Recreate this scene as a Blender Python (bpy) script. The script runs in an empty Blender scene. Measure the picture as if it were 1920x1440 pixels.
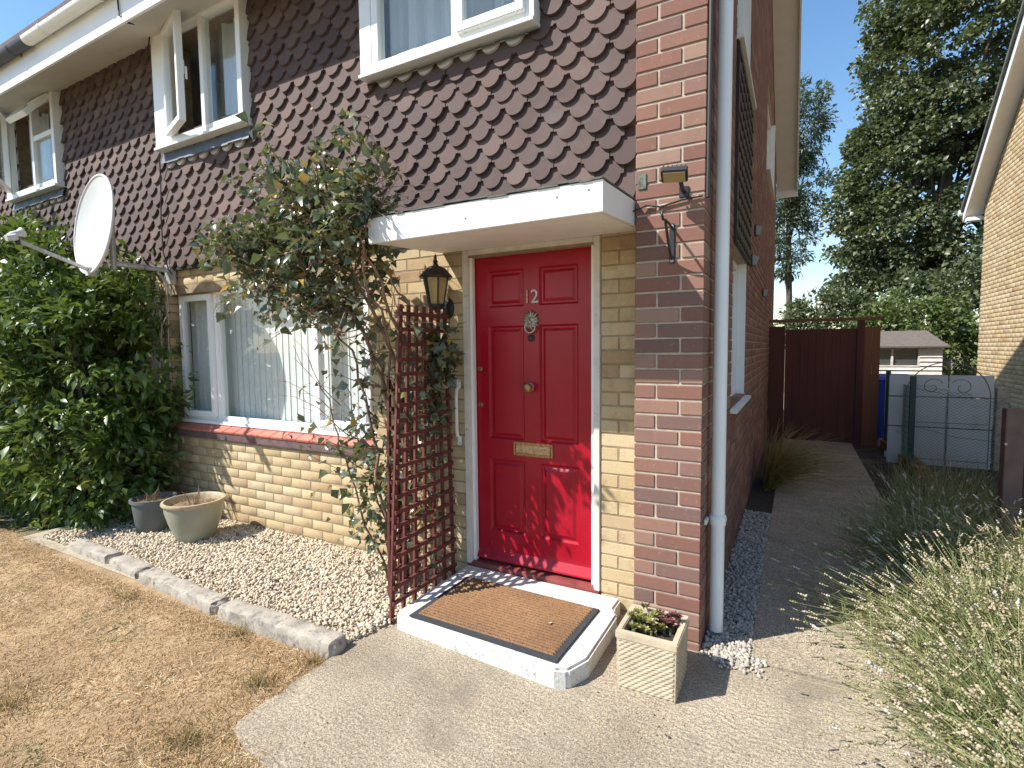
import bpy, bmesh, math, random
import numpy as np
from mathutils import Matrix, Vector
random.seed(7)
RNG = np.random.default_rng(11)
scene = bpy.context.scene
COL = scene.collection
R = math.radians

# ------------------------------------------------------------------ camera
cam_d = bpy.data.cameras.new('camera'); cam = bpy.data.objects.new('camera', cam_d); COL.objects.link(cam)
cam_d.sensor_fit = 'HORIZONTAL'; cam_d.sensor_width = 36.0; cam_d.lens = 36.0 * 983.37 / 1920.0
cam_d.clip_start = 0.05; cam_d.clip_end = 3000
_r = Vector((0.87944, 0.47588, -0.01080)); _u = Vector((-0.02259, 0.06439, 0.99767)); _f = Vector((-0.47547, 0.87715, -0.06738))
m = Matrix((( _r.x, _u.x, -_f.x, 0.3868), (_r.y, _u.y, -_f.y, -2.6136), (_r.z, _u.z, -_f.z, 1.4981), (0, 0, 0, 1)))
cam.matrix_world = m
scene.camera = cam

# ------------------------------------------------------------------ sun and sky
SUN = Vector((1.03, 1.0, -1.56)).normalized()          # the way the light travels
elev = math.asin(-SUN.z); azim = math.atan2(-SUN.x, -SUN.y)
sd = bpy.data.lights.new('sun', 'SUN'); sd.energy = 4.9; sd.angle = R(0.55); sd.color = (1.0, 0.955, 0.89)
so = bpy.data.objects.new('sun', sd); COL.objects.link(so); so.location = (-6, -6, 12)
so.rotation_euler = SUN.to_track_quat('-Z', 'Y').to_euler()
w = bpy.data.worlds.new('World'); scene.world = w; w.use_nodes = True
nt = w.node_tree; nt.nodes.clear()
sky = nt.nodes.new('ShaderNodeTexSky'); sky.sky_type = 'NISHITA'; sky.sun_disc = False
sky.sun_elevation = elev; sky.sun_rotation = azim; sky.air_density = 1.3; sky.dust_density = 0.3; sky.ozone_density = 3.6
bg = nt.nodes.new('ShaderNodeBackground'); bg.inputs[1].default_value = 0.088
out = nt.nodes.new('ShaderNodeOutputWorld')
tc = nt.nodes.new('ShaderNodeTexCoord'); cn = nt.nodes.new('ShaderNodeTexNoise'); cr = nt.nodes.new('ShaderNodeValToRGB')
mp = nt.nodes.new('ShaderNodeMapping'); mp.inputs['Scale'].default_value = (1, 1, 2.6)
cn.inputs['Scale'].default_value = 3.1; cn.inputs['Detail'].default_value = 9; cn.inputs['Roughness'].default_value = 0.58
cr.color_ramp.elements[0].position = 0.56; cr.color_ramp.elements[1].position = 0.80
cr.color_ramp.elements[1].color = (0.75, 0.75, 0.75, 1)
cm = nt.nodes.new('ShaderNodeMixRGB'); cm.inputs[2].default_value = (6.2, 6.6, 7.2, 1)
nt.links.new(tc.outputs['Generated'], mp.inputs[0]); nt.links.new(mp.outputs[0], cn.inputs['Vector'])
nt.links.new(cn.outputs['Fac'], cr.inputs[0]); nt.links.new(cr.outputs[0], cm.inputs[0])
hsv = nt.nodes.new('ShaderNodeHueSaturation'); hsv.inputs['Saturation'].default_value = 1.12; hsv.inputs['Value'].default_value = 1.36; nt.links.new(sky.outputs[0], hsv.inputs['Color']); nt.links.new(hsv.outputs[0], cm.inputs[1]); nt.links.new(cm.outputs[0], bg.inputs[0]); nt.links.new(bg.outputs[0], out.inputs[0])
scene.view_settings.view_transform = 'Standard'; scene.view_settings.look = 'None'
scene.view_settings.gamma = 1.0; scene.view_settings.use_curve_mapping = False
scene.view_settings.exposure = 0.80
scene.render.engine = 'CYCLES'
scene.cycles.max_bounces = 6; scene.cycles.transparent_max_bounces = 12

# ------------------------------------------------------------------ helpers
class MB:
    def __init__(s): s.v = []; s.f = []
    def add(s, vs, fs):
        n = len(s.v); s.v += [tuple(p) for p in vs]; s.f += [tuple(i + n for i in f) for f in fs]; return s
    def box(s, x0, x1, y0, y1, z0, z1):
        return s.add([(x0,y0,z0),(x1,y0,z0),(x1,y1,z0),(x0,y1,z0),(x0,y0,z1),(x1,y0,z1),(x1,y1,z1),(x0,y1,z1)],
                     [(0,3,2,1),(4,5,6,7),(0,1,5,4),(1,2,6,5),(2,3,7,6),(3,0,4,7)])
    def bar(s, p0, p1, wd, th, up=(0,0,1)):
        p0 = Vector(p0); p1 = Vector(p1); d = (p1-p0).normalized(); up = Vector(up)
        a = d.cross(up)
        if a.length < 1e-4: a = d.cross(Vector((1,0,0)))
        a.normalize(); b = a.cross(d).normalized(); a *= wd/2; b *= th/2
        return s.add([p0-a-b,p0+a-b,p0+a+b,p0-a+b,p1-a-b,p1+a-b,p1+a+b,p1-a+b],
                     [(0,3,2,1),(4,5,6,7),(0,1,5,4),(1,2,6,5),(2,3,7,6),(3,0,4,7)])
    def tube(s, pts, r, n=8, cap=True):
        pts = [Vector(p) for p in pts]; rs = r if isinstance(r, (list, tuple)) else [r]*len(pts)
        rings = []; prev = None
        for i, p in enumerate(pts):
            d = (pts[min(i+1, len(pts)-1)] - pts[max(i-1, 0)]).normalized()
            if prev is None:
                a = d.cross(Vector((0,0,1)))
                if a.length < 0.05: a = d.cross(Vector((1,0,0)))
            else: a = prev - d * prev.dot(d)
            a.normalize(); prev = a; b = d.cross(a)
            rings.append([p + (a*math.cos(2*math.pi*k/n) + b*math.sin(2*math.pi*k/n))*rs[i] for k in range(n)])
        vs = [q for g in rings for q in g]; fs = []
        for i in range(len(pts)-1):
            for k in range(n):
                fs.append((i*n+k, i*n+(k+1)%n, (i+1)*n+(k+1)%n, (i+1)*n+k))
        if cap: fs.append(tuple(range(n-1,-1,-1))); fs.append(tuple((len(pts)-1)*n+k for k in range(n)))
        return s.add(vs, fs)
    def lathe(s, prof, n=24, o=(0,0,0), ax='z', cap=True):
        vs = []; fs = []
        for (r, h) in prof:
            for k in range(n):
                c = math.cos(2*math.pi*k/n)*r; t = math.sin(2*math.pi*k/n)*r
                if ax == 'z': q = (o[0]+c, o[1]+t, o[2]+h)
                elif ax == 'y': q = (o[0]+c, o[1]-h, o[2]+t)
                else: q = (o[0]+h, o[1]+c, o[2]+t)
                vs.append(q)
        for i in range(len(prof)-1):
            for k in range(n): fs.append((i*n+k, i*n+(k+1)%n, (i+1)*n+(k+1)%n, (i+1)*n+k))
        if cap: fs.append(tuple(range(n-1,-1,-1))); fs.append(tuple((len(prof)-1)*n+k for k in range(n)))
        return s.add(vs, fs)
    def prism(s, poly, y0, y1):            # polygon in x,z pushed along y
        n = len(poly)
        vs = [(x, y0, z) for x, z in poly] + [(x, y1, z) for x, z in poly]
        fs = [tuple(range(n)), tuple(range(2*n-1, n-1, -1))]
        for k in range(n): fs.append((k, n+k, n+(k+1)%n, (k+1)%n))
        return s.add(vs, fs)
    def slab(s, poly, z0, z1):             # polygon in x,y pushed along z
        n = len(poly)
        vs = [(x, y, z0) for x, y in poly] + [(x, y, z1) for x, y in poly]
        fs = [tuple(range(n-1,-1,-1)), tuple(range(n, 2*n))]
        for k in range(n): fs.append((k, (k+1)%n, n+(k+1)%n, n+k))
        return s.add(vs, fs)
    def mesh(s, name):
        me = bpy.data.meshes.new(name); me.from_pydata(s.v, [], s.f); me.update(); return me
    def build(s, name, mt, parent=None, smooth=False, bevel=0, angle=40, fix=True):
        me = s.mesh(name)
        if fix or bevel:
            bm = bmesh.new(); bm.from_mesh(me)
            if fix: bmesh.ops.recalc_face_normals(bm, faces=bm.faces)
            if bevel:
                es = [e for e in bm.edges if len(e.link_faces) == 2 and e.calc_face_angle(0) > R(30)]
                bmesh.ops.bevel(bm, geom=es, offset=bevel, segments=2, affect='EDGES', clamp_overlap=True)
            bm.to_mesh(me); bm.free()
        return link(name, me, mt, parent, smooth, angle)
def link(name, me, mt=None, parent=None, smooth=False, angle=40):
    if mt is not None and not me.materials: me.materials.append(mt)
    if smooth:
        me.polygons.foreach_set('use_smooth', [True]*len(me.polygons))
        if angle < 180: me.set_sharp_from_angle(angle=R(angle))
    o = bpy.data.objects.new(name, me); COL.objects.link(o)
    if parent is not None: o.parent = parent
    return o
def thing(name, label, cat, loc=(0,0,0), group=None, rot=None):
    o = bpy.data.objects.new(name, None); COL.objects.link(o); o.location = loc; o.empty_display_size = 0.1
    if rot: o.rotation_euler = rot
    return tag(o, label, cat, group)
def tag(o, label, cat, group=None):
    o['label'] = label; o['category'] = cat
    if group: o['group'] = group
    return o
def structure(o): o['kind'] = 'structure'; return o
def stuff(o): o['kind'] = 'stuff'; return o
def mesh_np(name, V, F, var=None):
    """fast mesh from arrays; F is (n,k)"""
    me = bpy.data.meshes.new(name); V = np.asarray(V, dtype=np.float32); F = np.asarray(F, dtype=np.int32)
    n, k = F.shape
    me.vertices.add(len(V)); me.vertices.foreach_set('co', V.ravel())
    me.loops.add(n*k); me.loops.foreach_set('vertex_index', F.ravel())
    me.polygons.add(n); me.polygons.foreach_set('loop_start', np.arange(0, n*k, k, dtype=np.int32))
    try: me.polygons.foreach_set('loop_total', np.full(n, k, dtype=np.int32))
    except Exception: pass
    me.update(calc_edges=True); me.validate()
    if var is not None:
        a = me.attributes.new('var', 'FLOAT', 'FACE'); a.data.foreach_set('value', np.asarray(var, dtype=np.float32))
    return me

# ------------------------------------------------------------------ materials
def new_mat(name):
    mt = bpy.data.materials.new(name); mt.use_nodes = True
    n = mt.node_tree; b = n.nodes['Principled BSDF']; return mt, n, b
def noise(n, scale, detail=4, rough=0.55, vec=None, coord='Object'):
    t = n.nodes.new('ShaderNodeTexNoise'); t.inputs['Scale'].default_value = scale; t.inputs['Detail'].default_value = detail
    t.inputs['Roughness'].default_value = rough
    if vec is None:
        c = n.nodes.new('ShaderNodeNewGeometry'); vec = c.outputs['Position']
    n.links.new(vec, t.inputs['Vector']); return t
def ramp(n, src, stops, interp='LINEAR'):
    r = n.nodes.new('ShaderNodeValToRGB'); r.color_ramp.interpolation = interp; e = r.color_ramp.elements
    while len(e) < len(stops): e.new(0.5)
    for q, (p, c) in zip(e, stops):
        q.position = p; q.color = (*c, 1) if len(c) == 3 else c
    n.links.new(src, r.inputs[0]); return r.outputs[0]
def mix(n, fac, a, b, mode='MIX'):
    x = n.nodes.new('ShaderNodeMixRGB'); x.blend_type = mode
    for i, q in enumerate((fac, a, b)):
        if hasattr(q, 'is_output'): n.links.new(q, x.inputs[i])
        elif isinstance(q, (int, float)): x.inputs[i].default_value = q if i == 0 else (q, q, q, 1)
        else: x.inputs[i].default_value = (*q, 1)
    return x.outputs[0]
def math_(n, op, a, b=None):
    x = n.nodes.new('ShaderNodeMath'); x.operation = op
    for i, q in enumerate((a, b)):
        if q is None: continue
        if hasattr(q, 'is_output'): n.links.new(q, x.inputs[i])
        else: x.inputs[i].default_value = q
    return x.outputs[0]
def bump(n, b, h, strength=0.4, dist=0.004):
    x = n.nodes.new('ShaderNodeBump'); x.inputs['Strength'].default_value = strength; x.inputs['Distance'].default_value = dist
    n.links.new(h, x.inputs['Height']); n.links.new(x.outputs[0], b.inputs['Normal'])
def piece_random(n):
    a = n.nodes.new('ShaderNodeObjectInfo').outputs['Random']; g = n.nodes.new('ShaderNodeNewGeometry').outputs['Random Per Island']
    return math_(n, 'FRACT', math_(n, 'ADD', a, g))
def attr(n, name='var'):
    a = n.nodes.new('ShaderNodeAttribute'); a.attribute_name = name; return a.outputs['Fac']

def simple(name, col, rough=0.5, metal=0.0, var=0.12, nscale=6, bmp=0.0, bscale=80, spec=0.5, dirt=None):
    mt, n, b = new_mat(name)
    lo = tuple(max(0, c*(1-var)) for c in col); hi = tuple(min(1, c*(1+var)) for c in col)
    c = ramp(n, noise(n, nscale).outputs['Fac'], [(0.3, lo), (0.7, hi)])
    if dirt:
        dn = noise(n, dirt[0], 7, 0.65).outputs['Fac']
        c = mix(n, ramp(n, dn, [(dirt[1], (0,0,0)), (dirt[1]+0.16, (1,1,1))]), c, dirt[2])
    n.links.new(c, b.inputs['Base Color']); b.inputs['Roughness'].default_value = rough; b.inputs['Metallic'].default_value = metal
    b.inputs['Specular IOR Level'].default_value = spec
    if bmp: bump(n, b, noise(n, bscale, 5, 0.6).outputs['Fac'], bmp, 0.003)
    return mt
def brick_mat(name, stops, speck, sm=0.35, smudge=(0.10,0.07,0.05)):
    mt, n, b = new_mat(name)
    c = ramp(n, piece_random(n), stops)
    g = noise(n, 260, 3, 0.7).outputs['Fac']
    c = mix(n, 0.55, c, ramp(n, g, [(0.30, (0.35,0.33,0.32)), (0.62, (0.62,0.6,0.58))]), 'OVERLAY')
    k = noise(n, 9, 6, 0.65).outputs['Fac']
    c = mix(n, ramp(n, k, [(0.52, (0,0,0)), (0.78, (sm,sm,sm))]), c, smudge)
    k2 = noise(n, 38, 3, 0.6).outputs['Fac']
    c = mix(n, ramp(n, k2, [(0.60, (0,0,0)), (0.80, (0.4,0.4,0.4))]), c, speck)
    n.links.new(c, b.inputs['Base Color']); b.inputs['Roughness'].default_value = 0.92
    bump(n, b, mix(n, 0.35, noise(n, 210, 4, 0.7).outputs['Fac'], noise(n, 40, 3).outputs['Fac']), 0.4, 0.0025)
    return mt
M = {}
M['red_brick'] = brick_mat('red_brick', [(0, (0.215,0.107,0.078)), (0.22, (0.175,0.084,0.064)), (0.42, (0.245,0.137,0.100)), (0.6, (0.150,0.088,0.074)), (0.78, (0.20,0.093,0.068)), (1, (0.275,0.178,0.132))], (0.44,0.30,0.24))
M['yellow_brick'] = brick_mat('yellow_brick', [(0, (0.44,0.335,0.185)), (0.3, (0.50,0.40,0.235)), (0.55, (0.40,0.29,0.155)), (0.8, (0.52,0.425,0.27)), (1, (0.34,0.225,0.12))], (0.62,0.52,0.33), 0.7, (0.24,0.135,0.06))
M['mortar_light'] = simple('mortar_light', (0.40,0.335,0.265), 0.95, var=0.18, nscale=20, bmp=0.6)
M['mortar_dark'] = simple('mortar_dark', (0.28,0.21,0.125), 0.95, var=0.25, nscale=14, bmp=0.6)
def tile_mat(name, stops, lich):
    mt, n, b = new_mat(name)
    c = ramp(n, piece_random(n), stops)
    g = noise(n, 420, 2, 0.7).outputs['Fac']
    c = mix(n, 0.7, c, ramp(n, g, [(0.32, (0.3,0.29,0.29)), (0.66, (0.66,0.64,0.62))]), 'OVERLAY')
    k = noise(n, 3.3, 7, 0.7).outputs['Fac']
    c = mix(n, ramp(n, k, [(0.55, (0,0,0)), (0.8, (0.35,0.35,0.35))]), c, lich)
    n.links.new(c, b.inputs['Base Color']); b.inputs['Roughness'].default_value = 0.85
    bump(n, b, noise(n, 300, 3, 0.7).outputs['Fac'], 0.5, 0.002); return mt
M['tile'] = tile_mat('clay_tile', [(0, (0.070,0.045,0.040)), (0.3, (0.098,0.064,0.056)), (0.55, (0.085,0.057,0.053)), (0.8, (0.108,0.068,0.058)), (1, (0.140,0.095,0.080))], (0.19,0.155,0.135))
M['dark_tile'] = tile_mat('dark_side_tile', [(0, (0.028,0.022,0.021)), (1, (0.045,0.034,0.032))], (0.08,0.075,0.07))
M['pale_tile'] = tile_mat('mortar_stained_tile', [(0, (0.46,0.43,0.39)), (1, (0.58,0.55,0.50))], (0.3,0.27,0.24))
M['upvc'] = simple('white_upvc', (0.80,0.81,0.80), 0.35, var=0.03, nscale=3, dirt=(5, 0.72, (0.55,0.53,0.47)))
M['white_paint'] = simple('white_paint', (0.80,0.79,0.76), 0.5, var=0.04, nscale=8, dirt=(9, 0.68, (0.45,0.38,0.28)), bmp=0.1)
M['canopy_white'] = simple('grimy_white_fascia', (0.78,0.77,0.74), 0.45, var=0.04, nscale=6, dirt=(13, 0.66, (0.50,0.46,0.40)))
M['cream_paint'] = simple('flaking_cream_paint', (0.62,0.57,0.49), 0.65, var=0.1, nscale=14, dirt=(26, 0.60, (0.25,0.17,0.10)), bmp=0.35, bscale=60)
M['soffit'] = simple('soffit_board', (0.55,0.53,0.48), 0.7, var=0.07, nscale=3, dirt=(2.2, 0.62, (0.33,0.31,0.28)))
M['grey_gutter'] = simple('grey_gutter', (0.045,0.055,0.075), 0.5)
M['lead'] = simple('lead_flashing', (0.10,0.115,0.14), 0.55, metal=0.3, var=0.25, nscale=12, bmp=0.3, bscale=30)
M['black_metal'] = simple('black_metal', (0.018,0.018,0.02), 0.42, var=0.2)
M['cable'] = simple('black_cable', (0.02,0.018,0.018), 0.6)
M['pale_cable'] = simple('pale_cable', (0.45,0.40,0.33), 0.7)
M['brass'] = simple('aged_brass', (0.36,0.20,0.10), 0.38, metal=0.8, var=0.35, nscale=60)
M['dull_brass'] = simple('dull_nickel', (0.42,0.38,0.31), 0.42, metal=0.75, var=0.3, nscale=70)
M['galv'] = simple('galvanised_steel', (0.46,0.46,0.44), 0.5, metal=0.5, var=0.2, nscale=25, dirt=(20, 0.62, (0.26,0.17,0.10)))
M['dish'] = simple('dish_enamel', (0.56,0.57,0.55), 0.42, var=0.03, nscale=2, dirt=(3.5, 0.66, (0.55,0.54,0.50)))
M['trellis'] = simple('red_stained_wood', (0.12,0.030,0.022), 0.7, var=0.35, nscale=20, bmp=0.3, bscale=70)
M['step_white'] = simple('chipped_white_masonry_paint', (0.60,0.58,0.53), 0.85, var=0.12, nscale=9, dirt=(48, 0.545, (0.24,0.215,0.18)), bmp=0.9, bscale=70)
M['rubber'] = simple('black_rubber', (0.035,0.038,0.042), 0.75, var=0.2, nscale=50)
M['threshold'] = simple('red_tile_paint', (0.24,0.055,0.05), 0.5, var=0.25, nscale=10, dirt=(12, 0.6, (0.16,0.07,0.06)))
M['sill_shaded'] = simple('shaded_sill_front', (0.12,0.075,0.075), 0.8, var=0.3, nscale=14, bmp=0.5)  # dark tone stands for the shadow on the sill's front face
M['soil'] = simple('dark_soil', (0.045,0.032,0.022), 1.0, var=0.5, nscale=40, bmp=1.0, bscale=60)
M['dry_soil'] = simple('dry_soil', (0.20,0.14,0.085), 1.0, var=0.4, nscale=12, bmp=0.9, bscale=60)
M['gravel_bed'] = simple('gravel_bed', (0.36,0.31,0.23), 1.0, var=0.3, nscale=60, bmp=0.9, bscale=90)
M['interior'] = simple('room_plaster', (0.30,0.31,0.30), 0.9, var=0.05)
M['interior_dark'] = simple('dark_room', (0.05,0.055,0.055), 0.9, var=0.1)
M['pot_green'] = simple('sage_glazed_pot', (0.28,0.285,0.22), 0.32, var=0.12, nscale=5, dirt=(5, 0.62, (0.36,0.35,0.28)))
M['pot_rim'] = simple('bare_clay_rim', (0.38,0.31,0.20), 0.6, var=0.2, nscale=20)
M['pot_grey'] = simple('grey_plastic_pot', (0.10,0.115,0.115), 0.55, var=0.15)
M['stone_planter'] = simple('cast_stone', (0.44,0.365,0.255), 0.9, var=0.15, nscale=14, dirt=(9, 0.62, (0.30,0.26,0.20)), bmp=0.6, bscale=120)
M['kerb'] = simple('weathered_concrete', (0.35,0.31,0.255), 0.95, var=0.22, nscale=8, dirt=(22, 0.52, (0.15,0.135,0.11)), bmp=1.0, bscale=60)
M['gate_wood'] = None
M['fence_wood'] = simple('brown_fence_wood', (0.17,0.072,0.035), 0.8, var=0.3, nscale=8, bmp=0.3)
M['post_brown'] = simple('brown_stained_post', (0.16,0.095,0.075), 0.75, var=0.15, nscale=10, bmp=0.2)
M['green_metal'] = simple('dark_green_post', (0.012,0.035,0.032), 0.5)
M['chainlink'] = simple('green_chain_link', (0.035,0.15,0.14), 0.5)
M['grey_panel'] = simple('grey_painted_boards', (0.46,0.49,0.51), 0.7, var=0.06, nscale=3, dirt=(5, 0.6, (0.27,0.28,0.27)))
M['iron'] = simple('rusty_wrought_iron', (0.16,0.14,0.125), 0.7, var=0.3, nscale=30)
M['bin_blue'] = simple('blue_bin_plastic', (0.02,0.06,0.36), 0.4)
M['bin_red'] = simple('red_plastic', (0.40,0.05,0.04), 0.5)
M['shed_board'] = simple('bleached_weatherboard', (0.56,0.52,0.48), 0.9, var=0.2, nscale=12, dirt=(9, 0.6, (0.28,0.22,0.19)))
M['shed_felt'] = simple('roof_felt', (0.12,0.10,0.085), 0.95, var=0.2, nscale=14)
M['roof_tile'] = simple('roof_tile', (0.11,0.08,0.07), 0.9, var=0.3, nscale=20)
M['roof_dark'] = simple('mossy_roof_edge', (0.10,0.10,0.085), 0.95, var=0.4, nscale=12)
M['moss_brick'] = simple('lichen_brick', (0.13,0.135,0.105), 0.95, var=0.5, nscale=60, bmp=0.8)
M['bark'] = simple('bark', (0.10,0.075,0.055), 0.95, var=0.35, nscale=16, bmp=0.8, bscale=40)
M['rose_stem'] = simple('rose_stem', (0.24,0.15,0.10), 0.8, var=0.4, nscale=18)
M['green_stem'] = simple('green_stem', (0.12,0.14,0.06), 0.7, var=0.3, nscale=18)
M['bin_black'] = simple('black_plastic', (0.02,0.022,0.026), 0.5)

def glass_mat():
    mt, n, b = new_mat('window_glass'); n.nodes.remove(b)
    o = n.nodes['Material Output']; t = n.nodes.new('ShaderNodeBsdfTransparent'); t.inputs[0].default_value = (0.97,0.985,0.98,1)
    g = n.nodes.new('ShaderNodeBsdfGlossy'); g.inputs['Roughness'].default_value = 0.004; g.inputs['Color'].default_value = (1,1,1,1)
    fr = n.nodes.new('ShaderNodeFresnel'); bf = n.nodes.new('ShaderNodeNewGeometry').outputs['Backfacing']; n.links.new(math_(n, 'ADD', 1.40, math_(n, 'MULTIPLY', bf, 1/1.40-1.40)), fr.inputs['IOR'])
    x = n.nodes.new('ShaderNodeMixShader')
    bp = n.nodes.new('ShaderNodeBump'); bp.inputs['Strength'].default_value = 0.03; bp.inputs['Distance'].default_value = 0.01
    n.links.new(noise(n, 1.6, 1).outputs['Fac'], bp.inputs['Height']); n.links.new(bp.outputs[0], g.inputs['Normal'])
    n.links.new(fr.outputs[0], x.inputs[0]); n.links.new(t.outputs[0], x.inputs[1]); n.links.new(g.outputs[0], x.inputs[2]); n.links.new(x.outputs[0], o.inputs[0])
    return mt
M['glass'] = glass_mat()
def amber_glass():
    mt, n, b = new_mat('amber_lantern_glass'); b.inputs['Base Color'].default_value = (0.55,0.42,0.20,1); b.inputs['Roughness'].default_value = 0.25
    b.inputs['Transmission Weight'].default_value = 0.35; return mt
M['amber'] = amber_glass()
def cloth(name, col):
    mt, n, b = new_mat(name); b.inputs['Base Color'].default_value = (*col, 1); b.inputs['Roughness'].default_value = 0.9
    tr = n.nodes.new('ShaderNodeBsdfTranslucent'); tr.inputs[0].default_value = (*col, 1); x = n.nodes.new('ShaderNodeMixShader'); x.inputs[0].default_value = 0.25
    o = n.nodes['Material Output']; n.links.new(b.outputs[0], x.inputs[1]); n.links.new(tr.outputs[0], x.inputs[2]); n.links.new(x.outputs[0], o.inputs[0])
    return mt
M['blind'] = cloth('blind_fabric', (0.84,0.85,0.84))
M['net'] = cloth('net_curtain', (0.62,0.67,0.72))
def door_mat():
    mt, n, b = new_mat('red_gloss_paint')
    c = ramp(n, noise(n, 5, 5).outputs['Fac'], [(0.3, (0.30,0.003,0.014)), (0.7, (0.36,0.006,0.022))])
    n.links.new(c, b.inputs['Base Color']); b.inputs['Roughness'].default_value = 0.28; b.inputs['Specular IOR Level'].default_value = 0.35
    bump(n, b, noise(n, 22, 4).outputs['Fac'], 0.06, 0.004); return mt
M['door'] = door_mat()
def wood_v(name, a, bb, sc=(26,26,1.6), rough=0.75):
    mt, n, b = new_mat(name); g = n.nodes.new('ShaderNodeNewGeometry'); mpp = n.nodes.new('ShaderNodeMapping'); mpp.inputs['Scale'].default_value = sc
    n.links.new(g.outputs['Position'], mpp.inputs[0]); t = noise(n, 1.0, 6, 0.6, mpp.outputs[0])
    c = ramp(n, t.outputs['Fac'], [(0.3, a), (0.7, bb)]); c = mix(n, 0.35, c, ramp(n, piece_random(n), [(0, tuple(q*0.7 for q in a)), (1, bb)]))
    n.links.new(c, b.inputs['Base Color']); b.inputs['Roughness'].default_value = rough; bump(n, b, t.outputs['Fac'], 0.35, 0.003); return mt
M['gate_wood'] = wood_v('red_brown_gate_stain', (0.075,0.016,0.010), (0.12,0.028,0.016))
M['gate_side'] = wood_v('brown_gate_panel', (0.16,0.055,0.020), (0.23,0.085,0.033))
def quarry():
    mt, n, b = new_mat('red_quarry_tile')
    c = ramp(n, piece_random(n), [(0, (0.42,0.12,0.085)), (0.5, (0.48,0.15,0.105)), (1, (0.37,0.105,0.085))])
    c = mix(n, ramp(n, noise(n, 16, 6, 0.65).outputs['Fac'], [(0.48, (0,0,0)), (0.75, (0.5,0.5,0.5))]), c, (0.50,0.24,0.18))
    n.links.new(c, b.inputs['Base Color']); b.inputs['Roughness'].default_value = 0.55; bump(n, b, noise(n, 90).outputs['Fac'], 0.3, 0.002); return mt
M['quarry'] = quarry()
def stone_mat(name, stops, rough=0.9):
    mt, n, b = new_mat(name)
    c = ramp(n, attr(n), stops); c = mix(n, 0.4, c, ramp(n, noise(n, 140, 3).outputs['Fac'], [(0.3, (0.38,)*3), (0.7, (0.62,)*3)]), 'OVERLAY')
    n.links.new(c, b.inputs['Base Color']); b.inputs['Roughness'].default_value = rough; return mt
M['gravel'] = stone_mat('cream_gravel', [(0, (0.52,0.43,0.29)), (0.35, (0.62,0.54,0.40)), (0.6, (0.45,0.35,0.23)), (0.8, (0.66,0.60,0.49)), (0.94, (0.50,0.34,0.26)), (1, (0.32,0.27,0.22))])
M['dark_bits'] = stone_mat('dark_crumbs', [(0, (0.03,0.025,0.02)), (0.7, (0.08,0.06,0.045)), (1, (0.30,0.24,0.17))])
M['grey_gravel'] = stone_mat('side_gravel', [(0, (0.34,0.30,0.25)), (0.4, (0.46,0.41,0.34)), (0.7, (0.27,0.23,0.19)), (1, (0.56,0.52,0.45))])
def leaf_mat(name, stops, rough=0.42, trans=0.3, spec=0.5):
    mt, n, b = new_mat(name); c = ramp(n, attr(n), stops)
    n.links.new(c, b.inputs['Base Color']); b.inputs['Roughness'].default_value = rough; b.inputs['Specular IOR Level'].default_value = spec
    tr = n.nodes.new('ShaderNodeBsdfTranslucent'); n.links.new(mix(n, 0.5, c, (0.20,0.26,0.03)), tr.inputs[0])
    x = n.nodes.new('ShaderNodeMixShader'); x.inputs[0].default_value = trans
    o = n.nodes['Material Output']; n.links.new(b.outputs[0], x.inputs[1]); n.links.new(tr.outputs[0], x.inputs[2]); n.links.new(x.outputs[0], o.inputs[0]); return mt
M['hedge_leaf'] = leaf_mat('hedge_leaf', [(0, (0.045,0.080,0.018)), (0.45, (0.080,0.135,0.030)), (0.85, (0.125,0.19,0.042)), (0.97, (0.20,0.26,0.08)), (1, (0.40,0.34,0.10))], 0.38)
M['rose_leaf'] = leaf_mat('rose_leaf', [(0, (0.065,0.088,0.052)), (0.5, (0.105,0.135,0.075)), (0.80, (0.155,0.18,0.11)), (0.88, (0.22,0.23,0.08)), (0.94, (0.30,0.20,0.12)), (0.985, (0.50,0.32,0.06)), (1, (0.28,0.17,0.10))], 0.27, 0.22, 0.8)
M['maple_leaf'] = leaf_mat('maple_leaf', [(0, (0.055,0.072,0.035)), (0.5, (0.095,0.118,0.055)), (1, (0.15,0.17,0.085))], 0.40, 0.22)
M['shrub_leaf'] = leaf_mat('shrub_leaf', [(0, (0.07,0.10,0.03)), (0.5, (0.11,0.15,0.045)), (1, (0.17,0.20,0.07))], 0.45, 0.3)
M['pale_tree_leaf'] = leaf_mat('pale_tree_leaf', [(0, (0.06,0.085,0.055)), (1, (0.11,0.14,0.085))], 0.5, 0.3)
M['grass_dry'] = leaf_mat('dry_grass', [(0, (0.40,0.26,0.125)), (0.4, (0.54,0.37,0.20)), (0.75, (0.64,0.47,0.28)), (0.93, (0.72,0.58,0.38)), (0.95, (0.11,0.13,0.04)), (1, (0.16,0.17,0.05))], 0.8, 0.15, 0.2)
M['lavender'] = leaf_mat('lavender_stalk', [(0, (0.14,0.175,0.065)), (0.4, (0.23,0.26,0.11)), (0.72, (0.35,0.34,0.16)), (1, (0.48,0.41,0.22))], 0.7, 0.2, 0.2)
M['lav_dry'] = leaf_mat('dry_flower_head', [(0, (0.30,0.26,0.15)), (0.55, (0.42,0.35,0.22)), (0.93, (0.50,0.42,0.31)), (0.975, (0.58,0.53,0.49)), (1, (0.64,0.61,0.60))], 0.85, 0.12, 0.2)
M['orn_grass'] = leaf_mat('ornamental_grass', [(0, (0.20,0.14,0.04)), (0.5, (0.36,0.21,0.08)), (1, (0.24,0.23,0.06))], 0.6, 0.25, 0.3)
M['hip'] = simple('dry_rose_head', (0.42,0.28,0.20), 0.85, var=0.4, nscale=60)
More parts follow.
